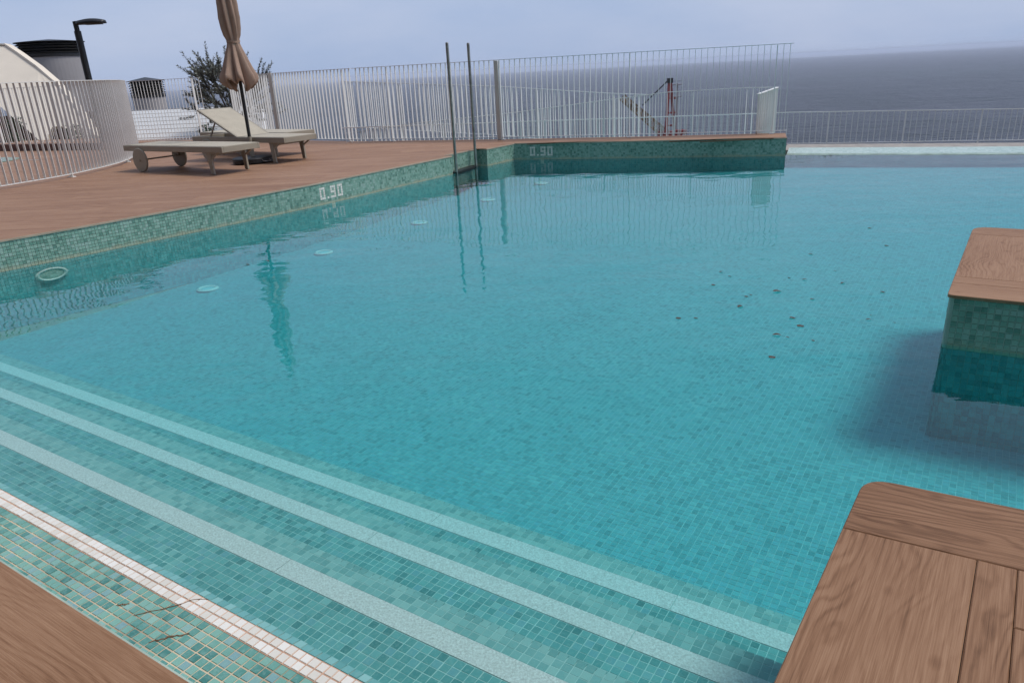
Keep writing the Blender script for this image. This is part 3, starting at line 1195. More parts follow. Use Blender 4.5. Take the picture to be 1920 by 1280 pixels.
def platform(outline, planks, label, wallpts, objs_range, top_thick=.02, parts_mat='wallt_o', zb=-1.0):
    p_ = empty('pool_platform', (float(outline[0][0]), float(outline[0][1]), 0))
    tag(p_, label, 'platform')
    off = Matrix.Translation((-float(outline[0][0]), -float(outline[0][1]), 0))
    ins = []
    c = np.mean(np.array(outline), 0)
    mb = MB()
    # core slightly inset
    out2 = []
    n = len(outline)
    for i in range(n):
        p0, p1, p2 = (Vector(outline[(i + k) % n]) for k in (-1, 0, 1))
        d1 = (p1 - p0).normalized(); d2 = (p2 - p1).normalized()
        k = Vector((-d1.y, d1.x)) + Vector((-d2.y, d2.x))
        k = k / max(.5, k.dot(k) / 2)
        out2.append((p1.x + k.x * .010, p1.y + k.y * .010))
    mb.prism(out2, zb, -.0165)
    o = mb.build('core', M['wallgrout'], p_)
    o.matrix_local = off
    for pc, ang in planks:
        q = plank(pc, p_, M['wood'], ang, bev=.003)
        if q:
            q.location = Vector(q.location) + off.translation
    # mosaic on the visible sides
    budget = [300]
    for i in range(n):
        a_ = np.array(out2[i]); b_ = np.array(out2[(i + 1) % n])
        l = np.linalg.norm(b_ - a_)
        if l < .004:
            continue
        d = (b_ - a_) / l
        nn = np.array([d[1], -d[0]])
        nc = max(1, int(round(l / PITCH)))
        pit = l / nc
        O = (*a_, -0.020)
        near = objs_range(a_, b_, nn)
        if near and l > .1:
            # near corner first
            cells = [(ii, jj) for ii in (range(nc) if near > 0 else range(nc - 1, -1, -1)) for jj in range(9)][:budget[0]]
            budget[0] -= len(cells)
            cs = set(cells)
            tile_objects('tile', M['wallt_o'], p_, tuple(np.array(O) + np.array(off.translation)), (d[0], d[1], 0), (0, 0, -1), (nn[0], nn[1], 0), cells, pitch=PITCH)
            t = tile_field('mosaic', M['wallt'], p_, O, (d[0], d[1], 0), (0, 0, -1), (nn[0], nn[1], 0), np.arange(nc), np.arange(9),
                           lambda C, I, J, cs=cs: np.array([(int(p), int(q)) not in cs for p, q in zip(I, J)]), full=True)
        else:
            if l > .02:
                t = tile_field('mosaic', M['wallt'], p_, O, (d[0], d[1], 0), (0, 0, -1), (nn[0], nn[1], 0), np.arange(nc), np.arange(9), None, full=True)
            else:
                t = None
        if t:
            t.matrix_local = off
        t2 = tile_field('underwater_mosaic', M['deep'], p_, O, (d[0], d[1], 0), (0, 0, -1), (nn[0], nn[1], 0), np.arange(nc), np.arange(9, 26), None, full=False, h=.002, pitch=(pit, PITCH), gap=.0016)
        if t2:
            t2.matrix_local = off
    return p_

# front-right platform: end plank across, then planks lengthwise
if area(plat_out) < 0:
    plat_out = plat_out[::-1]
angU = R(-31.0); angD = math.atan2(dP[1], dP[0])
endw = 0.311
pls = []
ecorner = tip - dP * endw
rc = [tuple(ecorner - eU * .02), tuple(ecorner + eU * 1.3), tuple(ecorner + eU * 1.3 + dP * 1), tuple(ecorner - eU * .02 + dP * 1)]
rc = rc if area(rc) > 0 else rc[::-1]
pls.append((clip_rect(plat_out, rc), angU))
rc = [tuple(ecorner + eU * 1.3015), tuple(ecorner + eU * 3.7), tuple(ecorner + eU * 3.7 + dP * 1), tuple(ecorner + eU * 1.3015 + dP * 1)]
rc = rc if area(rc) > 0 else rc[::-1]
pls.append((clip_rect(plat_out, rc), angU))
widths = [0.322, 0.088, 0.30, 0.30, 0.30, 0.30, 0.30, .3, .3, .3, .3]
lens = [[2.4], [2.4], [.24, 1.8], [1.4, 1.8], [.7, 1.8], [1.8, 1.8], [1.1, 1.8], [2.4], [1.2, 1.8], [2.4], [2.4]]
uu = 0.0
for wd, ls in zip(widths, lens):
    dd = 0.0
    for l in ls:
        o = ecorner + eU * (uu + .0008) - dP * (dd + .0015)
        o0 = o - (eU * .02 if uu == 0 else 0)
        rc = [tuple(o0), tuple(o + eU * (wd - .0016)), tuple(o + eU * (wd - .0016) - dP * (l - .002)), tuple(o0 - dP * (l - .002))]
        rc = rc if area(rc) > 0 else rc[::-1]
        pls.append((clip_rect(plat_out, rc), angD))
        dd += l
    uu += wd
plat1 = platform(plat_out, pls, 'wood topped platform reaching into the pool beside the near deck, rounded corner', None, lambda a, b, n: 0)

# second platform, standing in the pool on the right
Q1 = np.array([2.352, 3.714]); Q2 = np.array([3.432, 5.245])
dQ = (Q2 - Q1) / np.linalg.norm(Q2 - Q1)
eQ = np.array([math.cos(R(-33.0)), math.sin(R(-33.0))])
r1 = Q1 + eQ * 2.6; r2 = Q2 + eQ * 2.6
q_out = rounded([tuple(Q1), tuple(r1), tuple(r2), tuple(Q2)], [.035, 0, 0, .13])
if area(q_out) < 0:
    q_out = q_out[::-1]
pls = []
def strip_q(d0, d1, u0, u1, ang):
    o = Q1 + dQ * (d0 + .001) + eQ * (u0 + (0.001 if u0 > 0 else -.03))
    e = Q1 + dQ * (d0 + .001) + eQ * (u1 - .001)
    rc = [tuple(o), tuple(e), tuple(e + dQ * (d1 - d0 - .002)), tuple(o + dQ * (d1 - d0 - .002))]
    rc = rc if area(rc) > 0 else rc[::-1]
    pls.append((clip_rect(q_out, rc), ang))
aQ = R(-33.0)
strip_q(-.05, .26, 0, 1.3, aQ); strip_q(-.05, .26, 1.3, 2.7, aQ)
strip_q(.26, .40, 0, .34, aQ); strip_q(.26, .40, .34, 1.0, aQ); strip_q(.26, .40, 1.0, 2.7, aQ)
aD = math.atan2(dQ[1], dQ[0])
for u0, u1 in ((0, .36), (.36, .66), (.66, .96), (.96, 1.26), (1.26, 1.56), (1.56, 1.86), (1.86, 2.16), (2.16, 2.7)):
    strip_q(.40, 1.60, u0, u1, aD)
strip_q(1.60, 2.0, 0, 1.3, aQ); strip_q(1.60, 2.0, 1.3, 2.7, aQ)
def q_near(a, b, n):
    if n[1] < -.6 and n[0] < 0 and abs((b - a) @ eQ) > .5:
        return 1 if (b - a) @ eQ > 0 else -1
    return 0
plat2 = platform(q_out, pls, 'wood topped mosaic platform standing farther out in the pool water', None, q_near)

# ---- overflow edge on the sea side
dI = (INF2 - INF1) / np.linalg.norm(INF2 - INF1)
nI = np.array([-dI[1], dI[0]])
ov = empty('overflow_edge', (float(INF1[0]), float(INF1[1]), ZW))
tag(ov, 'pale mosaic overflow edge of the pool on the sea side', 'pool edge')
def P3(s, t, z):
    p = INF1 + dI * s + nI * t
    return (float(p[0] - INF1[0]), float(p[1] - INF1[1]), z - ZW)
mb = MB()
prof = [(0.0, -1.0), (0.0, ZW - .005), (.03, ZW + .012), (.50, ZW + .055), (.53, ZW + .05), (.53, -1.0)]
q = len(prof)
vs = [P3(s, t, z) for s in (0.0, 7.4) for t, z in prof]
mb.add(vs, [tuple(range(q - 1, -1, -1)), tuple(range(q, 2 * q))] + [(i, (i + 1) % q, q + (i + 1) % q, q + i) for i in range(q)])
mb.build('edge_body', M['wallgrout'], ov)
tl_ = math.atan2(.043, .47)
tile_field('mosaic', M['edget'], ov, P3(0.002, .03, ZW + .012), (dI[0], dI[1], 0), (nI[0] * math.cos(tl_), nI[1] * math.cos(tl_), math.sin(tl_)),
           (-nI[0] * math.sin(tl_), -nI[1] * math.sin(tl_), math.cos(tl_)), np.arange(0, 230), np.arange(0, 14), None, full=False)
mb = MB()
pr = [(.535, -1.4), (.535, ZW - .12), (.62, ZW - .12), (.62, ZW + 0.0), (1.55, ZW + .0), (1.55, -1.4)]
q = len(pr)
vs = [P3(s, t, z) for s in (-.1, 7.4) for t, z in pr]
mb.add(vs, [tuple(range(q - 1, -1, -1)), tuple(range(q, 2 * q))] + [(i, (i + 1) % q, q + (i + 1) % q, q + i) for i in range(q)])
mb.build('concrete_ledge', M['concrete'], ov)

# ---- lower terrace slabs behind the deck (carry the ramp rails, the house and chimneys)
mb = MB()
mb.prism([(-24, 22.2), (-24, 33), (-9, 33), (-5.6, 22), (-4.6, 18.2), (-5.1, 17.3), (-6.6, 18.7), (-9.6, 20.95), (-10, 21.2)][::-1], -3.4, -1.3)
tag(mb.build('lower_terrace', M['concrete']), kind='structure')

# unseen hotel front, added behind the near deck to shade the camera side
bl = empty('added_shade_building')
tag(bl, kind='structure')
mb = MB()
def bp(u, n, z):
    x, y = un(u, n)
    return (x, y, z)
def bbox(mb, u0, u1, n0, n1, z0_, z1_):
    mb.prism([un(u0, n0), un(u1, n0), un(u1, n1), un(u0, n1)], z0_, z1_)
bbox(mb, -24, 24, -9.0, -2.6, 0, 13.0)
mb.build('wall', M['greywall'], bl)
for fl_ in range(3):
    mb = MB()
    bbox(mb, -24, 24, -2.6, -1.1, 3.1 + fl_ * 3.2, 3.35 + fl_ * 3.2)
    mb.build('added_shade_slab', M['concrete'], bl)
    for k in range(9):
        mb = MB()
        bbox(mb, -18.6 + k * 4.3, -15.6 + k * 4.3, -2.62, -2.57, .1 + fl_ * 3.2, 2.4 + fl_ * 3.2)
        mb.build('added_window', M['hole'], bl)

# ================================================================ FENCES
_bal = {}
def baluster_mesh(h, depth=.036, th=.007, mat='white'):
    k = (round(h, 3), depth, th, mat)
    if k not in _bal:
        mb = MB()
        mb.box((0, 0, h / 2), (th, depth, h))
        me = bpy.data.meshes.new('baluster')
        me.from_pydata([tuple(q) for q in mb.v], [], mb.f)
        me.materials.append(M[mat])
        _bal[k] = me
    return _bal[k]

def resample(pts, d):
    """points and directions every d metres along a 3-D polyline"""
    P = [Vector(p) for p in pts]
    res = []
    acc = d * .5
    for a, b in zip(P, P[1:]):
        l = (b - a).length
        while acc < l:
            res.append((a.lerp(b, acc / l), (b - a).normalized()))
            acc += d
        acc -= l
    return res

def fence(pts, label, h=1.41, gap=.10, z_bot=.05, post_every=15, bal_depth=.036, extra=None, rail_w=.04, name='picket_fence', thick=.009, bal_th=.007, stub=True):
    base = Vector(pts[0])
    f = empty(name, base)
    tag(f, label, 'fence')
    P = [Vector(p) - base for p in pts]
    top = MB()
    for a, b in zip(P, P[1:]):
        top.bar(a + Vector((0, 0, h)), b + Vector((0, 0, h)), rail_w, thick)
    top.build('top_rail', M['white'], f)
    bot = MB()
    for a, b in zip(P, P[1:]):
        bot.bar(a + Vector((0, 0, z_bot)), b + Vector((0, 0, z_bot)), rail_w, thick)
    bot.build('bottom_rail', M['white'], f)
    sm = resample(P, gap)
    me = baluster_mesh(h - z_bot - thick, bal_depth, bal_th)
    pmb = None
    for i, (p, d) in enumerate(sm):
        rz = math.atan2(d.y, d.x)
        if i % post_every == 2:
            mb = MB()
            mb.box((0, 0, (h - thick) / 2), (.012, .055, h - thick))
            mb.box((0, 0, .006), (.07, .10, .012))
            o = mb.build('post', M['white'], f)
            o.location = p
            o.rotation_euler = (0, 0, rz)
            continue
        o = bpy.data.objects.new('baluster', me)
        COL.objects.link(o)
        o.parent = f
        o.location = p + Vector((0, 0, z_bot + thick / 2))
        o.rotation_euler = (0, 0, rz)
    return f

fA = fence([(4.82, 12.66, 0), (2.47, 13.36, 0), (0.0, 14.26, 0), (-2.90, 15.50, 0)],
           'tall white picket fence along the far walkway over the pool', gap=.10, post_every=24)
# wide greige gate post in that fence
mb = MB()
mb.box((0, 0, .70), (.07, .045, 1.40), Matrix.Rotation(math.atan2(-.9, 2.47), 3, 'Z'))
gp = mb.build('gate_post', M['greige'], fA, bevel=.004)
gp.location = Vector((-.03, 14.22, 0)) - fA.location
fB = fence([(-2.93, 15.52, 0), (-3.9, 16.15, 0), (-4.93, 17.0, 0)], 'white picket fence section between the far walkway and the loungers corner post', gap=.10, post_every=40)
fC = fence([(-4.99, 17.04, 0), (-6.35, 18.25, 0)], 'white fence section directly behind the folded umbrella', gap=.10, post_every=7)
mb = MB()
mb.box((0, 0, .71), (.07, .07, 1.42))
gp2 = mb.build('corner_post', M['greige'], fC, bevel=.004)
gp2.location = Vector((-4.96, 16.95, 0)) - fC.location
fD = fence([(-6.75, 17.66, 0), (-8.40, 18.43, 0), (-10.15, 19.26, 0), (-11.69, 19.82, 0), (-14.0, 20.7, 0)],
           'straight white picket fence at the back in front of the white louvred roof', gap=.105, post_every=22, rail_w=.02, bal_depth=.012)
def catm(pts, n=6):
    P = [Vector(p) for p in pts]
    P = [P[0] * 2 - P[1]] + P + [P[-1] * 2 - P[-2]]
    r = []
    for i in range(1, len(P) - 2):
        for k in range(n):
            t = k / n
            a, b, c, d = P[i - 1:i + 3]
            r.append(0.5 * ((2 * b) + (c - a) * t + (2 * a - 5 * b + 4 * c - d) * t * t + (3 * b - a - 3 * c + d) * t ** 3))
    r.append(P[-2])
    return r
curve = catm([(-7.55, 9.6, 0), (-7.12, 10.55, 0), (-6.82, 11.35, 0), (-6.70, 12.1, 0), (-6.72, 13.2, 0), (-7.05, 14.5, 0), (-7.62, 15.9, 0)])
fE = fence(curve, 'curved white picket fence on the deck left of the loungers', gap=.10, post_every=20, bal_depth=.040)

# descending rails behind the walkway
def sloped_rail(pts, label, h=1.1, gap=.11):
    base = Vector(pts[0]) - Vector((0, 0, h))
    f = empty('ramp_railing', base)
    tag(f, label, 'railing')
    P = [Vector(p) - base for p in pts]
    top = MB(); bot = MB()
    for a, b in zip(P, P[1:]):
        top.bar(a, b, .045, .012)
        bot.bar(a - Vector((0, 0, h - .06)), b - Vector((0, 0, h - .06)), .04, .010)
    top.build('top_rail', M['white'], f)
    bot.build('bottom_rail', M['white'], f)
    me = baluster_mesh(h - .07, .034, .007)
    for p, d in resample(P, gap):
        o = bpy.data.objects.new('baluster', me)
        COL.objects.link(o)
        o.parent = f
        o.location = p - Vector((0, 0, h - .065))
        o.rotation_euler = (0, 0, math.atan2(d.y, d.x))
    mb = MB()
    n_ = max(2, int(sum((b - a).length for a, b in zip(P, P[1:])) / 1.8))
    for i, (p, d) in enumerate(resample(P, 1.7)):
        mb2 = MB()
        mb2.box((0, 0, -h / 2 - .35), (.014, .055, h + .65))
        o = mb2.build('post', M['white'], f)
        o.location = p
        o.rotation_euler = (0, 0, math.atan2(d.y, d.x))
    return f
sloped_rail([(4.332, 12.80, .648), (4.70, 13.25, .69), (4.965, 13.65, .707), (4.463, 13.95, .716), (3.178, 14.4, .693), (2.291, 14.75, .612), (.133, 15.4, .407), (-1.699, 16.0, .284), (-3.478, 16.9, .084)],
            'white ramp railing that turns back at the right end of the walkway')
sloped_rail([(3.097, 15.5, .615), (2.271, 16.0, .672), (-.058, 17.0, .904), (-3.74, 18.5, 1.163)],
            'upper white ramp railing descending to the right behind the tall fence')
# perimeter fence beyond the overflow edge
f0 = Vector((-3.2, 15.32, -.30)); f1 = Vector((5.72, 15.0, -.43)); f2 = Vector((10.53, 15.0, -.60)); f3 = Vector((14.5, 15.0, -.74))
def per_fence():
    f = empty('perimeter_fence', f0)
    tag(f, 'low white perimeter fence above the sea beyond the overflow edge', 'fence')
    hh = .60
    P = [p - f0 for p in (f0, f1, f2, f3)]
    t = MB(); b = MB()
    for p, q in zip(P, P[1:]):
        t.bar(p + Vector((0, 0, hh)), q + Vector((0, 0, hh)), .035, .016)
        b.bar(p, q, .03, .012)
    t.build('top_rail', M['white'], f)
    b.build('bottom_rail', M['white'], f)
    me = baluster_mesh(hh - .02, .010, .008)
    for i, (p, d) in enumerate(resample(P, .118)):
        if i % 13 == 4:
            mb = MB()
            mb.box((0, 0, hh / 2 - .05), (.016, .03, hh + .09))
            mb.box((0, 0, -.09), (.09, .09, .02))
            o = mb.build('post', M['white'], f)
        else:
            o = bpy.data.objects.new('baluster', me)
            COL.objects.link(o)
            o.parent = f
        o.location = p + Vector((0, 0, .01))
    return f
per_fence()
# kerb that carries it
mb = MB()
mb.bar((-3.2, 15.35, -.30 - .26), (5.72, 15.03, -.43 - .26), .30, .30)
mb.bar((5.72, 15.03, -.43 - .26), (14.5, 15.03, -.74 - .26), .30, .30)
tag(mb.build('seaward_kerb', M['concrete']), 'grey concrete kerb under the low perimeter fence', 'kerb')

# ================================================================ LADDER
def ladder():
    f = empty('pool_ladder', (-.62, 12.25, 0))
    tag(f, 'steel pool ladder with two tall upright rails in the recess', 'ladder')
    b = Vector((-.62, 12.25, 0))
    ra = Vector((-.751, 11.946, 0)) - b; rb = Vector((-.455, 12.636, 0)) - b
    for r_ in (ra, rb):
        mb = MB()
        mb.tube([r_ + Vector((0, 0, -.88)), r_ + Vector((0, 0, 1.660))], .024, 14)
        mb.tube([r_ + Vector((0, 0, 1.655)), r_ + Vector((0, 0, 1.672))], [.024, .017], 14)
        mb.build('rail', M['steel'], f, smooth=False)
    d = (rb - ra).normalized()
    nn = Vector((-d.y, d.x, 0))
    for z in (-.272, -.50, -.74):
        mb = MB()
        c = (ra + rb) / 2
        rot = Matrix.Rotation(math.atan2(d.y, d.x), 3, 'Z')
        mb.box(c + nn * .045 + Vector((0, 0, z)), ((rb - ra).length + .09, .13, .030), rot)
        mb.box(c - nn * .010 + Vector((0, 0, z - .014)), ((rb - ra).length + .05, .014, .034), rot)
        mb.box(c + nn * .10 + Vector((0, 0, z - .014)), ((rb - ra).length + .05, .014, .034), rot)
        st = mb.build('step', M['black'], f, bevel=.003)
ladder()

# ================================================================ LOUNGERS
def lounger(name, loc, ang, label, raised=None, length=2.45, wd=.68, zt=.405):
    """local x: foot -> head, local y: near rail (0) -> far rail (-wd)"""
    f = empty(name, (loc[0], loc[1], 0), R(ang))
    tag(f, label, 'sun lounger', 'taupe sun loungers on the deck')
    rail_h = .085
    def rail(x0, x1, y, nm='side_rail'):
        mb = MB()
        mb.bar((x0, y, zt - rail_h / 2), (x1, y, zt - rail_h / 2), .034, rail_h)
        return mb.build(nm, M['taupe'], f, bevel=.005)
    rail(0, length, -.017); rail(0, length, -wd + .017)
    mb = MB(); mb.bar((.017, -.034, zt - rail_h / 2), (.017, -wd + .034, zt - rail_h / 2), .034, rail_h)
    mb.build('end_rail', M['taupe'], f, bevel=.005)
    mb = MB(); mb.bar((length - .017, -.034, zt - rail_h / 2), (length - .017, -wd + .034, zt - rail_h / 2), .034, rail_h)
    mb.build('end_rail', M['taupe'], f, bevel=.005)
    def sling(x0, x1, z=zt + .004):
        mb = MB()
        n = 12
        vs = []
        for i in range(n + 1):
            for j in range(7):
                x = x0 + (x1 - x0) * i / n
                y = -.026 - (wd - .052) * j / 6
                s = math.sin(math.pi * j / 6) * math.sin(math.pi * i / n)
                vs.append((x, y, z - .012 * s))
        fs = [(i * 7 + j, (i + 1) * 7 + j, (i + 1) * 7 + j + 1, i * 7 + j + 1) for i in range(n) for j in range(6)]
        mb.add(vs, [q[::-1] for q in fs])
        o = mb.build('sling', M['sling'], f, smooth=True)
        s_ = o.modifiers.new('thick', 'SOLIDIFY')
        s_.thickness = .004
        return o
    hinge = length * .50 if raised is None else raised[0]
    if raised is None:
        sling(.015, hinge - .004); sling(hinge + .004, length - .015)
    else:
        sling(.015, hinge)
        bl, an = raised[1], R(raised[2])
        bk = empty('backrest', (hinge, 0, zt - .01))
        bk.parent = f
        bk.rotation_euler = (0, -an, 0)
        for y in (-.020, -wd + .020):
            mb = MB(); mb.bar((0, y, 0), (bl, y, 0), .030, .030)
            mb.build('back_rail', M['taupe'], bk, bevel=.004)
        mb = MB(); mb.bar((bl - .015, -.02, 0), (bl - .015, -wd + .02, 0), .03, .03)
        mb.build('back_rail', M['taupe'], bk, bevel=.004)
        mb = MB()
        mb.box((bl / 2, -wd / 2, .012), (bl - .01, wd - .045, .006))
        mb.build('back_sling', M['sling'], bk)
        # support stays
        hx, hzz = hinge + bl * .62 * math.cos(an), zt - .01 + bl * .62 * math.sin(an)
        for y in (-.07, -wd + .07):
            mb = MB(); mb.bar((hx, y, hzz - .02), (hx + .26, y, zt - .07), .02, .02)
            mb.build('stay', M['taupe'], f)
        mb = MB(); mb.bar((hx + .26, -.034, zt - .075), (hx + .26, -wd + .034, zt - .075), .03, .02)
        mb.build('cross_bar', M['taupe'], f)
    # legs at the foot end
    for y in (-.035, -wd + .035):
        mb = MB()
        a = Vector((.36, y, zt - rail_h + .01)); b = Vector((.33, y, 0.004))
        hw = .042
        mb.add([(a.x - hw * 1.15, y - .016, a.z), (a.x + hw * 1.15, y - .016, a.z), (a.x + hw * 1.15, y + .016, a.z), (a.x - hw * 1.15, y + .016, a.z),
                (b.x - hw * .8, y - .016, b.z), (b.x + hw * .8, y - .016, b.z), (b.x + hw * .8, y + .016, b.z), (b.x - hw * .8, y + .016, b.z)],
               [(0, 1, 2, 3), (7, 6, 5, 4), (0, 4, 5, 1), (1, 5, 6, 2), (2, 6, 7, 3), (3, 7, 4, 0)])
        mb.build('leg', M['taupe'], f, bevel=.003)
        mb = MB()
        mb.bar((.33, y, zt - rail_h - .10), (.14, y, zt - rail_h), .02, .02)
        mb.build('brace', M['taupe'], f)
    mb = MB(); mb.bar((.35, -.05, zt - rail_h - .03), (.35, -wd + .05, zt - rail_h - .03), .03, .04)
    mb.build('cross_bar', M['taupe'], f)
    # wheels at the head end
    wx, wr = 2.04, .185
    for y, sg in ((.006, 1), (-wd - .006, -1)):
        mb = MB()
        n = 28
        pr = [(0.0, -.016), (wr - .010, -.016), (wr, -.009), (wr, .009), (wr - .010, .016), (0.0, .016)]
        vs = []
        for r_, t in pr:
            for k in range(n):
                a = 2 * math.pi * k / n
                vs.append((wx + r_ * math.cos(a), y + t, wr + r_ * math.sin(a)))
        fs = [(i * n + k, (i + 1) * n + k, (i + 1) * n + (k + 1) % n, i * n + (k + 1) % n) for i in range(len(pr) - 1) for k in range(n)]
        mb.add(vs, fs)
        wh = mb.build('wheel', M['taupe'], f)
        mb = MB()
        mb.tube([(wx, y + .016 * sg, wr), (wx, y + .026 * sg, wr)], .022, 12)
        mb.build('hub', M['taupe'], wh)
        mb = MB()
        mb.bar((wx, y - .028 * sg, wr - .01), (wx, y - .028 * sg, zt - rail_h + .01), .03, .06, (1, 0, 0))
        mb.build('wheel_bracket', M['taupe'], f)
    mb = MB(); mb.tube([(wx, -.02, wr), (wx, -wd + .02, wr)], .012, 8)
    mb.build('axle', M['taupe'], f)
    return f
# local y axis points to the far side when the frame is turned; near rail is y = 0
l1 = lounger('sun_lounger', (-4.007, 10.796), 147, 'flat taupe sun lounger nearest the pool, wheels toward the curved fence')
l2 = lounger('sun_lounger', (-3.44, 11.98), 145, 'taupe sun lounger with its backrest raised, behind the umbrella pole', raised=(1.20, 1.06, 25))
l3 = lounger('sun_lounger', (-3.74, 13.10), 145, 'flat taupe sun lounger farthest back, mostly hidden by the raised one')

# ================================================================ UMBRELLA
def umbrella():
    cx, cy = -4.12, 12.42
    f = empty('folded_umbrella', (cx, cy, 0))
    tag(f, 'tall folded beige umbrella on a black pole between the loungers', 'umbrella')
    mb = MB()
    mb.lathe((0, 0, 0), [(.31, .012), (.325, .022), (.325, .085), (.31, .098), (.09, .104)], 40)
    base = mb.build('base', M['black'], f)
    for a in (20, 140, 260):
        mb = MB()
        mb.tube([(.26 * math.cos(R(a)), .26 * math.sin(R(a)), .010), (.26 * math.cos(R(a)), .26 * math.sin(R(a)), .020)], .03, 12)
        mb.build('foot', M['darkplastic'], base)
    mb = MB()
    a = R(-35)
    c, s = math.cos(a), math.sin(a)
    pts = [(-.07, .325, .06), (-.07, .352, .05), (-.06, .375, .045), (.06, .375, .045), (.07, .352, .05), (.07, .325, .06)]
    mb.tube([(y * c - x * s, y * s + x * c, z) for x, y, z in pts], .008, 8)
    mb.build('handle', M['steel'], base)
    mb = MB()
    mb.tube([(0, 0, .10), (0, 0, .42)], .036, 16)
    mb.build('sleeve', M['taupe'], f, smooth=False)
    mb = MB()
    mb.tube([(.036, -.01, .30), (.075, -.02, .30)], .008, 8)
    mb.tube([(.072, -.02, .30), (.10, -.027, .30)], .022, 12)
    mb.build('clamp_knob', M['black'], f)
    mb = MB()
    mb.tube([(0, 0, .20), (0, 0, 3.16)], .027, 16)
    mb.build('pole', M['black'], f)
    mb = MB()
    mb.lathe((0, 0, 3.15), [(.03, 0), (.035, .02), (.02, .06), (.008, .09)], 14)
    mb.build('finial', M['black'], f)
    # cloth: eight deep folds wound round the pole, gathered by a strap
    prof = [(3.14, .030), (3.0, .055), (2.8, .088), (2.6, .115), (2.4, .130), (2.2, .135), (2.05, .122), (1.95, .104), (1.88, .092), (1.84, .090), (1.78, .098),
            (1.68, .128), (1.56, .158), (1.44, .188), (1.34, .215), (1.26, .222), (1.19, .205)]
    n = 128
    vs = []
    nf = 8
    for i, (z, r) in enumerate(prof):
        t_ = i / (len(prof) - 1)
        for k in range(n):
            t = 2 * math.pi * k / n
            tw = t + (z - 1.2) * .42
            fold = math.cos(nf * tw)
            f2 = math.cos(3 * tw + 1.1)
            f3_ = math.cos(2 * nf * tw + .6 * math.sin(3 * t))
            low = z < 1.84
            amp = .30 if not low else .14 + .26 * min(1, (1.84 - z) / .5)
            if abs(z - 1.86) < .06:
                amp = .06
            rr = r * (1 + amp * (abs(math.sin(nf * tw / 2)) ** .7 * 2 - 1.2) + .05 * f2 + .04 * f3_)
            zz = z
            if z < 1.45:
                k_ = (1.45 - z) / .26
                zz = z + k_ * (-.05 * fold - .045 * math.cos(2 * t + .5) + .05 * (0.5 + 0.5 * math.cos(4 * t)))
            vs.append((rr * math.cos(t), rr * math.sin(t), zz))
    fs = [(i * n + k, i * n + (k + 1) % n, (i + 1) * n + (k + 1) % n, (i + 1) * n + k) for i in range(len(prof) - 1) for k in range(n)]
    mb = MB()
    mb.add(vs, [q[::-1] for q in fs])
    o = mb.build('canopy', M['cloth'], f, smooth=True)
    q = o.modifiers.new('thick', 'SOLIDIFY')
    q.thickness = .004
    mb = MB()
    ring = [(.100 * math.cos(2 * math.pi * k / 24), .100 * math.sin(2 * math.pi * k / 24), 1.86 + .01 * math.sin(4 * math.pi * k / 24)) for k in range(25)]
    for a_, b_ in zip(ring, ring[1:]):
        mb.bar(a_, b_, .006, .030)
    mb.build('strap', M['cloth'], o)
    # ribs ends under the cloth
    for k in range(8):
        a = 2 * math.pi * k / 8
        mb = MB()
        mb.tube([(.03 * math.cos(a), .03 * math.sin(a), 2.9), (.07 * math.cos(a), .07 * math.sin(a), 2.2), (.05 * math.cos(a), .05 * math.sin(a), 1.85), (.10 * math.cos(a), .10 * math.sin(a), 1.36)], .007, 6)
        mb.build('rib', M['black'], f)
umbrella()

# ================================================================ LAMP, CHIMNEYS, HOUSE
def lamp():
    x, y = -9.42, 18.0
    f = empty('street_lamp', (x, y, 0))
    tag(f, 'black lamp post with a flat head behind the left fence', 'street lamp')
    mb = MB()
    mb.lathe((0, 0, 0), [(.12, 0), (.12, .02), (.085, .05)], 20)
    mb.build('base_plate', M['black'], f)
    mb = MB(); mb.tube([(0, 0, .02), (0, 0, 2.52)], .072, 18)
    mb.build('pole', M['black'], f)
    mb = MB(); mb.tube([(0, 0, 2.50), (-.005, 0, 2.72)], .055, 14)
    mb.tube([(-.02, 0, 2.69), (.14, 0, 2.69)], .04, 10)
    mb.build('neck', M['black'], f)
    # flat curved head
    mb = MB()
    n, L_ = 12, .62
    vs = []
    for i in range(n + 1):
        t = i / n
        hw = .15 * math.sin(math.pi * min(1, .18 + t * .70)) ** .6
        zt = .085 * math.sin(math.pi * (.12 + .72 * t)) ** .8
        zb_ = -.045 + .02 * t
        x_ = .04 + L_ * t
        vs += [(x_, -hw, zb_ + .01), (x_, -hw * .6, zt * .8), (x_, 0, zt), (x_, hw * .6, zt * .8), (x_, hw, zb_ + .01), (x_, hw * .6, zb_), (x_, -hw * .6, zb_)]
    m7 = 7
    fs = [(i * m7 + k, i * m7 + (k + 1) % m7, (i + 1) * m7 + (k + 1) % m7, (i + 1) * m7 + k) for i in range(n) for k in range(m7)]
    fs += [tuple(range(m7 - 1, -1, -1)), tuple(n * m7 + k for k in range(m7))]
    mb.add(vs, fs)
    o = mb.build('lamp_head', M['black'], f, smooth=True)
    o.location = (.0, 0, 2.69)
    o.rotation_euler = (0, .02, 0)
    mb = MB(); mb.box((.40, 0, 2.642), (.36, .15, .012))
    mb.build('lens', M['darkplastic'], f)
lamp()

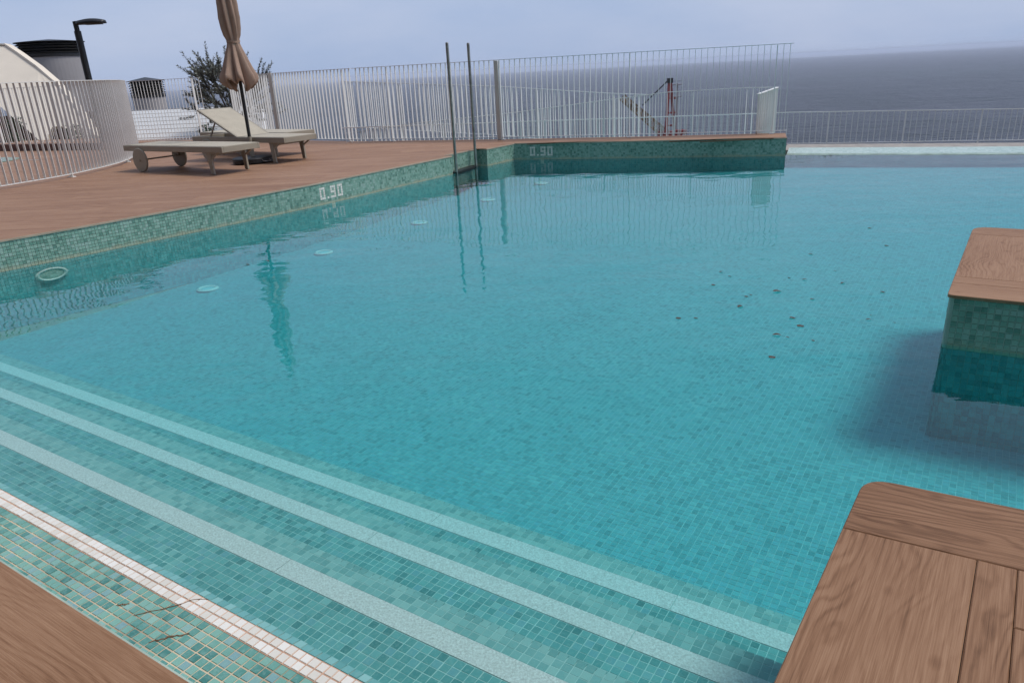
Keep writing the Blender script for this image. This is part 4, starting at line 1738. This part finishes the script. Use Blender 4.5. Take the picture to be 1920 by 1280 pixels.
def chimney(x, y, z0, r, zb, zt, label, nl=5, grid=False):
    f = empty('chimney', (x, y, z0))
    tag(f, label, 'chimney', 'chimneys with black louvred caps')
    mb = MB()
    mb.lathe((0, 0, 0), [(r, 0), (r * .985, zb - z0)], 48)
    mb.build('shaft', M['greywall'], f, smooth=False)
    mb = MB()
    mb.lathe((0, 0, zb - z0), [(r * 1.0, 0.003), (r * 1.02, .01), (r * 1.02, .12), (r * .9, .125)], 48)
    mb.build('collar', M['black'], f)
    mb = MB()
    mb.lathe((0, 0, zb - z0), [(r * .85, .11), (r * .85, zt - zb)], 32)
    mb.build('core', M['hole'], f)
    h = (zt - zb - .14) / nl
    for k in range(nl):
        mb = MB()
        z = zb - z0 + .15 + k * h
        mb.lathe((0, 0, z), [(r * 1.06, -.012), (r * 1.065, 0), (r * .93, h * .72), (r * .90, h * .72)], 48)
        mb.build('louvre', M['black'], f)
    mb = MB()
    mb.lathe((0, 0, zt - z0), [(r * 1.09, -.01), (r * 1.10, .012), (r * .55, .07), (.02, .12)], 48)
    mb.build('cap', M['black'], f)
    return f
chimney(-16.85, 30.0, -1.3, 1.08, 2.50, 3.02, 'large round chimney with a black louvred cap beside the lamp post', 4)
chimney(-11.75, 26.0, -1.3, .52, .94, 1.46, 'small low chimney with a black louvred cap behind the back fence', 5)

def px_poly_world(pts):
    return pts
K = 23.0 / 20.0
def hp(x, z):   # the wall leans back like a roof: higher points stand farther off
    d = 23.0 + max(0.0, z + .3) * 1.5
    k = d / 20.0
    return (x * k, d, 1.25 + (z - 1.25) * k)
house_prof = [(-16.0, -1.2), (-16.0, 2.62), (-12.6, 2.46), (-12.317, 2.43), (-12.065, 2.226), (-11.686, 1.892), (-11.319, 1.49), (-11.068, 1.088), (-10.807, .546), (-10.65, .12), (-10.587, -.141), (-10.57, -1.2),
              (-10.86, -1.2), (-10.87, .20), (-10.95, .30), (-11.03, .22), (-11.06, -1.2), (-11.16, -1.2), (-11.22, .10), (-11.34, .33), (-11.50, .44), (-11.72, .40), (-11.86, .22), (-11.95, 0.0), (-11.97, -1.2),
              (-12.08, -1.2), (-12.10, .05), (-12.25, .24), (-12.5, .52), (-12.78, .84), (-12.93, 1.02), (-13.3, 1.25), (-13.9, 1.3), (-14.6, .9), (-14.9, -1.2)]
def house():
    f = empty('white_house', (hp(-12, 0)[0], 23.0, -1.3))
    tag(f, 'cream house with a sloping sculpted wall and dark arched openings at left', 'house')
    b = f.location.copy()
    mb = MB()
    n = len(house_prof)
    F_ = [Vector(hp(x, z)) - b for x, z in house_prof]
    Bk = [p + Vector((-.3, .7, -.1)) for p in F_]
    vs = F_ + Bk
    fs = [tuple(range(n)), tuple(range(2 * n - 1, n - 1, -1))] + [(i, n + i, n + (i + 1) % n, (i + 1) % n) for i in range(n)]
    mb.add(vs, fs)
    mb.build('wall', M['cream'], f)
    # rim along the sloping top
    mb = MB()
    top = F_[2:10]
    for a, c in zip(top, top[1:]):
        d = (c - a).normalized()
        up_ = Vector((-d.z, 0, d.x))
        if up_.z < 0:
            up_ = -up_
        a2 = a + up_ * .03 + Vector((0, -.04, 0)); c2 = c + up_ * .03 + Vector((0, -.04, 0))
        mb.bar(a2 - d * .01 + Vector((0, .12, -.02)), c2 + d * .01 + Vector((0, .12, -.02)), .30, .05, up_)
    mb.build('roof_rim', M['cream'], f)
    mb = MB()
    mb.box((-1.6, 2.6, .9), (6.4, .2, 2.0))
    mb.build('interior_wall', M['darkwood'], f)
    mb = MB()
    mb.box((-1.6, 1.7, -.03), (7.2, 3.0, .05))
    mb.build('interior_floor', M['darkwood'], f)
house()
# planter wall in front of it
mb = MB()
mb.bar((-8.85, 16.9, .075), (-12.3, 18.4, .075), .16, .15)
mb.bar((-12.3, 18.4, .075), (-15.5, 19.6, .075), .16, .15)
tag(mb.build('low_wall', M['darkwood']), 'low dark brown boarded kerb behind the curved fence', 'wall')

def leaves(name, mat, parent, centres, size, count, spread, flat=.5):
    mb = MB()
    for c, r in centres:
        for _ in range(int(count * r)):
            d = Vector((random.gauss(0, 1), random.gauss(0, 1), random.gauss(0, 1)))
            d = d.normalized() * (random.random() ** .5) * r * spread
            p = Vector(c) + d
            a = Vector((random.gauss(0, 1), random.gauss(0, 1), random.gauss(.3, .8))).normalized()
            b = a.orthogonal().normalized()
            b = Matrix.Rotation(random.random() * 6.28, 3, a) @ b
            l = size * random.uniform(.6, 1.3)
            w2 = l * .22
            mb.add([p - a * l / 2, p + b * w2, p + a * l / 2, p - b * w2], [(0, 1, 2, 3)], random.random())
    o = mb.build(name, mat, parent)
    o['kind'] = 'stuff'
    return o

# low planting seen in the arches and behind the fence
for (x, y, z, n_, lab) in ((-11.9, 21.6, -.9, 7, 'dark low bush in the broad arch of the cream house'),
                           (-14.0, 21.8, -.6, 9, 'dark tall bush in the left arch of the cream house'),
                           (-6.95, 18.25, -.95, 9, 'small dark shrub behind the back fence under the louvred roof')):
    f = empty('shrub', (x, y, -1.3))
    tag(f, lab, 'shrub')
    cs = [((random.uniform(-.45, .45), random.uniform(-.2, .2), (z + 1.3) + random.uniform(.3, 1.15)), random.uniform(.16, .26)) for _ in range(n_)]
    mb = MB()
    for c, r in cs:
        mb.tube([(c[0] * .3, 0, 0), (c[0] * .8, c[1] * .7, c[2] * .6), c], [.02, .012, .006], 6)
    mb.build('stems', M['bark'], f)
    leaves('foliage', M['shrub'], f, cs, .07, 900, 1.0)

# white louvred roof
def louvre_roof():
    f = empty('louvred_roof', (-8.6, 19.6, -1.3))
    tag(f, 'bright white louvred roof below the back fence', 'roof')
    b = f.location
    n = 9
    for k in range(n):
        t = k / (n - 1)
        yy = 19.0 + 3.2 * t
        zz = -.10 + (.58 + .10) * t ** 1.05
        x0 = -9.9 * (yy / 20.0); x1 = -6.2 * (yy / 20.0)
        mb = MB()
        a = Vector((x0, yy + .25, zz)) - b; c = Vector((x1, yy - .25, zz)) - b
        mb.bar(a, c, .024, .115, Vector((0, .62, .78)))
        mb.build('slat', M['brightwhite'], f)
        mb = MB()
        mb.bar(a + Vector((0, .12, -.05)), c + Vector((0, .12, -.05)), .02, .05)
        mb.build('slat_rail', M['greywall'], f)
    for s_ in (0.0, 1.0):
        x0 = (-9.9 if s_ == 0 else -6.2)
        mb = MB()
        mb.bar(Vector((x0 * .95, 18.9, -.25)) - b, Vector((x0 * 1.11, 22.3, .45)) - b, .08, .12)
        mb.bar(Vector((x0 * .95, 18.9, -1.3)) - b, Vector((x0 * .95, 18.9, -.25)) - b, .10, .10)
        mb.bar(Vector((x0 * 1.11, 22.3, -1.3)) - b, Vector((x0 * 1.11, 22.3, .45)) - b, .10, .10)
        mb.build('beam', M['brightwhite'], f)
    mb = MB()
    mb.bar(Vector((-10.9, 22.9, .56)) - b, Vector((-7.0, 22.5, .56)) - b, .25, .16)
    mb.bar(Vector((-10.9, 22.9, -.4)) - b, Vector((-7.0, 22.5, -.4)) - b, .15, 1.75)
    mb.build('parapet', M['greywall'], f)
louvre_roof()

# ================================================================ OLIVE TREE
def tree():
    x, y, zb = -6.72, 19.4, -1.3
    f = empty('olive_tree', (x, y, zb))
    tag(f, 'small olive tree with grey green leaves behind the folded umbrella', 'tree')
    H = 3.45
    mb = MB()
    mb.tube([(0, 0, 0), (.05, 0, .9), (-.02, .02, 1.5), (.03, .02, 1.85)], [.13, .10, .085, .06], 12)
    mb.build('trunk', M['bark'], f, smooth=True)
    br = MB()
    lf = MB()
    def spray(p, d, l):
        pts = [p]
        q = p.copy()
        dd = d.normalized()
        ns_ = 7
        for i in range(ns_):
            dd = (dd + Vector((random.gauss(0, .10), random.gauss(0, .10), random.gauss(.07, .07)))).normalized()
            q = q + dd * l / ns_
            pts.append(q.copy())
        br.tube(pts, [.009 * (1 - .8 * i / ns_) + .002 for i in range(ns_ + 1)], 5)
        for i in range(1, len(pts)):
            for s_ in range(random.randint(9, 13)):
                t = random.random()
                c = pts[i - 1].lerp(pts[i], t)
                ax = (pts[i] - pts[i - 1]).normalized()
                side = Vector((random.gauss(0, 1), random.gauss(0, 1), random.gauss(0, 1)))
                side = (side - ax * side.dot(ax)).normalized()
                a = (ax * .8 + side * .75).normalized()
                l_ = random.uniform(.045, .085)
                w2 = side.cross(ax).normalized() * l_ * .15
                p0 = c + side * .004
                lf.add([p0, p0 + a * l_ * .5 + w2, p0 + a * l_, p0 + a * l_ * .5 - w2], [(0, 1, 2, 3)], random.random())
    random.seed(21)
    limbs = []
    for k in range(11):
        a = 2 * math.pi * k / 11 + random.uniform(-.3, .3)
        rr = random.uniform(.35, .95)
        e = Vector((rr * math.cos(a) * 1.1, rr * math.sin(a) * .8, random.uniform(2.0, 2.95)))
        s_ = Vector((.02, .02, random.uniform(1.3, 1.85)))
        mid = s_.lerp(e, .5) + Vector((random.gauss(0, .06), random.gauss(0, .06), -.05))
        br.tube([s_, mid, e], [.035, .022, .012], 7)
        limbs.append((s_, mid, e))
    for s_, mid, e in limbs:
        for _ in range(17):
            t = random.uniform(.35, 1)
            p = mid.lerp(e, t) if t > .3 else s_.lerp(mid, t)
            d = Vector((p.x * 1.1 + random.gauss(0, .45), p.y + random.gauss(0, .45), random.uniform(-.15, .95)))
            spray(p, d, random.uniform(.28, .62))
    for _ in range(60):
        a = random.uniform(0, 6.28)
        r_ = random.uniform(.3, .95)
        p = Vector((r_ * math.cos(a) * 1.05, r_ * math.sin(a) * .7, random.uniform(1.75, 2.35)))
        spray(p, Vector((p.x + random.gauss(0, .3), p.y + random.gauss(0, .3), random.uniform(-.5, .6))), random.uniform(.3, .5))
    for _ in range(16):
        p = Vector((random.uniform(-.7, .8), random.uniform(-.3, .3), random.uniform(2.3, 2.8)))
        spray(p, Vector((p.x * .7 + random.gauss(0, .15), random.gauss(0, .15), 1)), random.uniform(.5, .8))
    br.build('branches', M['bark'], f)
    o = lf.build('crown', M['olive'], f)
    o['kind'] = 'stuff'
tree()

# ================================================================ CRANE FAR BELOW
def crane():
    b = Vector((22.3, 100.0, -32.0))
    f = empty('harbour_crane', b)
    tag(f, 'distant red crane with a tan lattice boom down by the sea', 'crane')
    for (x0, x1, y_) in ((21.65, 22.15, -1.0), (23.1, 22.35, .2)):
        mb = MB()
        mb.bar(Vector((x0, 100 + y_, -32)) - b, Vector((x0, 100 + y_, -8)) - b, .9, .7, (1, 0, 0))
        mb.bar(Vector((x0, 100 + y_, -8)) - b, Vector((x1, 100, -1.3)) - b, .30, .30, (1, 0, 0))
        mb.build('mast_leg', M['red'], f)
    mb = MB()
    mb.box(Vector((22.25, 100, -1.2)) - b, (.7, .6, .6))
    mb.build('mast_head', M['black'], f)
    for z in (-3.4, -5.2, -6.8):
        mb = MB()
        mb.box(Vector((22.5, 99.8, z)) - b, (1.1, .3, .22))
        mb.build('cross_brace', M['red'], f)
    # lattice boom
    A = Vector((16.1, 100, -3.0)) - b; B = Vector((21.9, 100, -8.0)) - b
    d = (B - A).normalized()
    u_ = Vector((-d.z, 0, d.x))
    if u_.z < 0:
        u_ = -u_
    hh = .55
    bm_ = MB()
    for s1 in (-1, 1):
        for s2 in (-1, 1):
            o = u_ * hh * s1 + Vector((0, .5 * s2, 0))
            bm_.bar(A + o * .7, B + o, .13, .13)
    bm_.build('boom_chords', M['rust'], f)
    la = MB()
    n = 12
    for i in range(n):
        p = A.lerp(B, i / n); q = A.lerp(B, (i + 1) / n)
        for s2 in (-1, 1):
            o = Vector((0, .5 * s2, 0))
            la.bar(p + u_ * hh * .9 + o, q - u_ * hh * .9 + o, .09, .09)
            la.bar(p - u_ * hh * .9 + o, p + u_ * hh * .9 + o, .09, .09)
    o = la.build('boom_lattice', M['rust'], f)
    o['kind'] = 'stuff'
    mb = MB()
    for i in range(5):
        p = A.lerp(B, .08 + i * .11) - u_ * .12
        mb.box(p, (.5, .6, .5))
    mb.build('ballast', M['rust'], f)
    mb = MB()
    mb.bar(Vector((18.7, 100, -4.1)) - b, Vector((22.1, 100, -1.1)) - b, .14, .14)
    mb.build('stay', M['black'], f)
    mb = MB()
    mb.box(Vector((22.4, 100, -7.9)) - b, (2.9, 1.6, .7))
    mb.box(Vector((23.7, 99.6, -7.7)) - b, (1.5, 1.0, .6))
    mb.build('machine_house', M['red'], f)
    g = empty('lighting_mast', (23.6, 101.5, -32))
    tag(g, 'thin dark mast with small platforms right of the red crane', 'mast')
    mb = MB(); mb.tube([(0, 0, 0), (0, 0, 30.4)], [.22, .10], 8)
    mb.build('pole', M['greywall'], g)
    for z in (30.2, 28.7):
        mb = MB(); mb.box((-.35, 0, z), (1.7, .7, .14)); mb.box((-.35, -.3, z + .45), (1.7, .05, .06))
        mb.build('platform', M['greywall'], g)
crane()

# ================================================================ POOL FITTINGS, LEAVES
def ring(name, loc, r_out, r_in, label, axis='z', rot=None, tilt=0.0):
    f = empty(name, loc)
    tag(f, label, 'pool fitting', 'white round fittings under water')
    mb = MB()
    n = 32
    pr = [(r_in, 0), (r_in, .012), ((r_in + r_out) / 2, .020), (r_out, .008), (r_out, 0)]
    vs = []
    for r_, z in pr:
        for k in range(n):
            a = 2 * math.pi * k / n
            vs.append((r_ * math.cos(a), r_ * math.sin(a), z))
    fs = [(i * n + k, i * n + (k + 1) % n, (i + 1) * n + (k + 1) % n, (i + 1) * n + k) for i in range(4) for k in range(n)]
    mb.add(vs, [q[::-1] for q in fs])
    mb.build('flange', M['plastic'], f)
    mb = MB()
    mb.lathe((0, 0, .002), [(r_in, 0), (r_in * .98, .006), (r_in * .6, .010)], 24)
    c_ = mb.build('grille', M['grout'] if rot is None else M['wallgrout'], f)
    if rot is not None:
        f.rotation_euler = rot
        f.scale = (1, .42, 1)
    return f
labels = ['nearest white floor inlet, by the steps', 'white floor inlet second from the steps', 'white floor inlet in the middle of the row',
          'white floor inlet second from the far wall', 'farthest white floor inlet, near the far wall']
for (x, y, z), lb in zip(((-3.292, 7.72, -.847), (-2.279, 8.90, -.781), (-1.203, 10.138, -.711), (-.258, 11.355, -.645), (.631, 12.383, -.587)), labels):
    ring('floor_inlet', (x, y, z + .006), .115, .075, lb)
wa = math.atan2(7.242 - 6.726, -4.219 + 4.683)
ring('wall_light', (-4.46 + .012, 6.974 - .012, -.40), .145, .108, 'white ring of the underwater light on the left wall', rot=(R(90), 0, wa))
# rust marks
for pts, wd in (([(-1.222, 1.845), (-1.143, 1.870), (-1.095, 1.885), (-1.058, 1.906), (-1.010, 1.905)], .0024),
                ([(-1.30, 1.90), (-1.262, 1.902)], .0025),
                ([(-1.12, 1.725), (-1.06, 1.745), (-1.01, 1.755)], .0035)):
    STAINS.append((pts, wd))
S0 = [((-1.245, 1.742), (-1.142, 1.795), (-1.092, 1.822), (-1.064, 1.843), (-1.018, 1.842))]
for pts, wd in STAINS:
    ribbon(dens(pts), wd, z0 + .0030, s0, M['stain'], 'rust_mark')

def leaf_obj(me_i, loc, sc, rz):
    o = bpy.data.objects.new('floating_leaf', LM[me_i])
    COL.objects.link(o)
    o.location = loc
    o.scale = (sc * .75, sc * .75, sc * .75)
    o.rotation_euler = (0, 0, rz)
    x, y = loc[0], loc[1]
    if x < 0:
        lb, gr = 'dry leaf floating alone beside the reflection of the folded umbrella', 'leaves beside the umbrella reflection'
    elif sc > .065:
        lb, gr = 'larger reddish brown leaf among the leaves drifting in mid pool', 'larger leaves drifting in mid pool'
    elif x > 2.0:
        lb, gr = 'small dry leaf floating toward the right hand pool platform', 'small leaves toward the right platform'
    elif y > 4.9:
        lb, gr = 'small dry leaf floating at the far side of the drifting cluster', 'small leaves on the far side of the cluster'
    else:
        lb, gr = 'small dry leaf floating in the near part of the drifting cluster', 'small leaves in the near part of the cluster'
    tag(o, lb, 'leaf', gr)
    return o
LM = []
for k in range(4):
    mb = MB()
    n = 7
    vs = []
    for i in range(n):
        t = i / (n - 1)
        hw = math.sin(math.pi * t) ** .8 * (.30 + .08 * k) + .01
        zc = .06 * math.sin(3 * t + k)
        vs += [(t - .5, -hw * .9, zc + .12 * hw * (1 + random.random())), (t - .5, 0, zc), (t - .5, hw, zc + .16 * hw)]
    fs = []
    for i in range(n - 1):
        fs += [(i * 3, (i + 1) * 3, (i + 1) * 3 + 1, i * 3 + 1), (i * 3 + 1, (i + 1) * 3 + 1, (i + 1) * 3 + 2, i * 3 + 2)]
    mb.add(vs, fs)
    o = mb.build('floating_leaf', M['dryleaf'])
    o.data.shade_smooth()
    LM.append(o.data)
    bpy.data.objects.remove(o)
LEAVES = [(1.633, 5.398, .05), (1.660, 5.262, .04), (1.478, 5.06, .05), (2.062, 5.148, .03), (2.15, 5.08, .05), (1.86, 4.83, .085), (1.66, 4.78, .03), (1.62, 4.75, .04), (1.514, 4.546, .07), (2.02, 4.62, .045),
          (1.755, 4.272, .055), (1.745, 4.12, .06), (1.555, 3.99, .07), (1.60, 3.94, .03), (1.72, 3.87, .03), (1.411, 3.658, .055), (2.367, 4.945, .055), (2.477, 5.781, .05), (2.526, 4.692, .045),
          (3.171, 5.929, .05), (2.80, 5.62, .03), (2.45, 5.26, .03), (1.174, 4.36, .04), (1.067, 4.377, .05), (2.18, 4.17, .045), (2.23, 4.24, .025), (2.30, 4.09, .02), (3.35, 6.6, .05), (-2.68, 7.0, .06), (-2.20, 6.55, .06), (-2.35, 6.45, .05)]
for i, (x, y, s) in enumerate(LEAVES):
    leaf_obj(i % 4, (x, y, ZW + .002), s, random.uniform(-.6, .6))
# white drain slots and the small tiled basin on the far terrace
f = empty('floor_drain', (-9.48, 15.2, 0.0))
tag(f, 'three white drain slots set in the deck beyond the curved fence', 'drain')
for k in (-1, 0, 1):
    mb = MB()
    mb.box((k * .135, -k * .02, .003), (.11, .035, .006))
    mb.build('slot_cover', M['plastic'], f)
f = empty('small_basin', (-10.75, 15.35, 0))
tag(f, 'small round teal tiled basin at the left edge of the deck', 'basin')
mb = MB()
mb.lathe((0, 0, 0), [(.80, -.01), (.80, .012), (.74, .014), (.70, .010)], 48)
mb.build('basin_rim', M['wallt'], f)
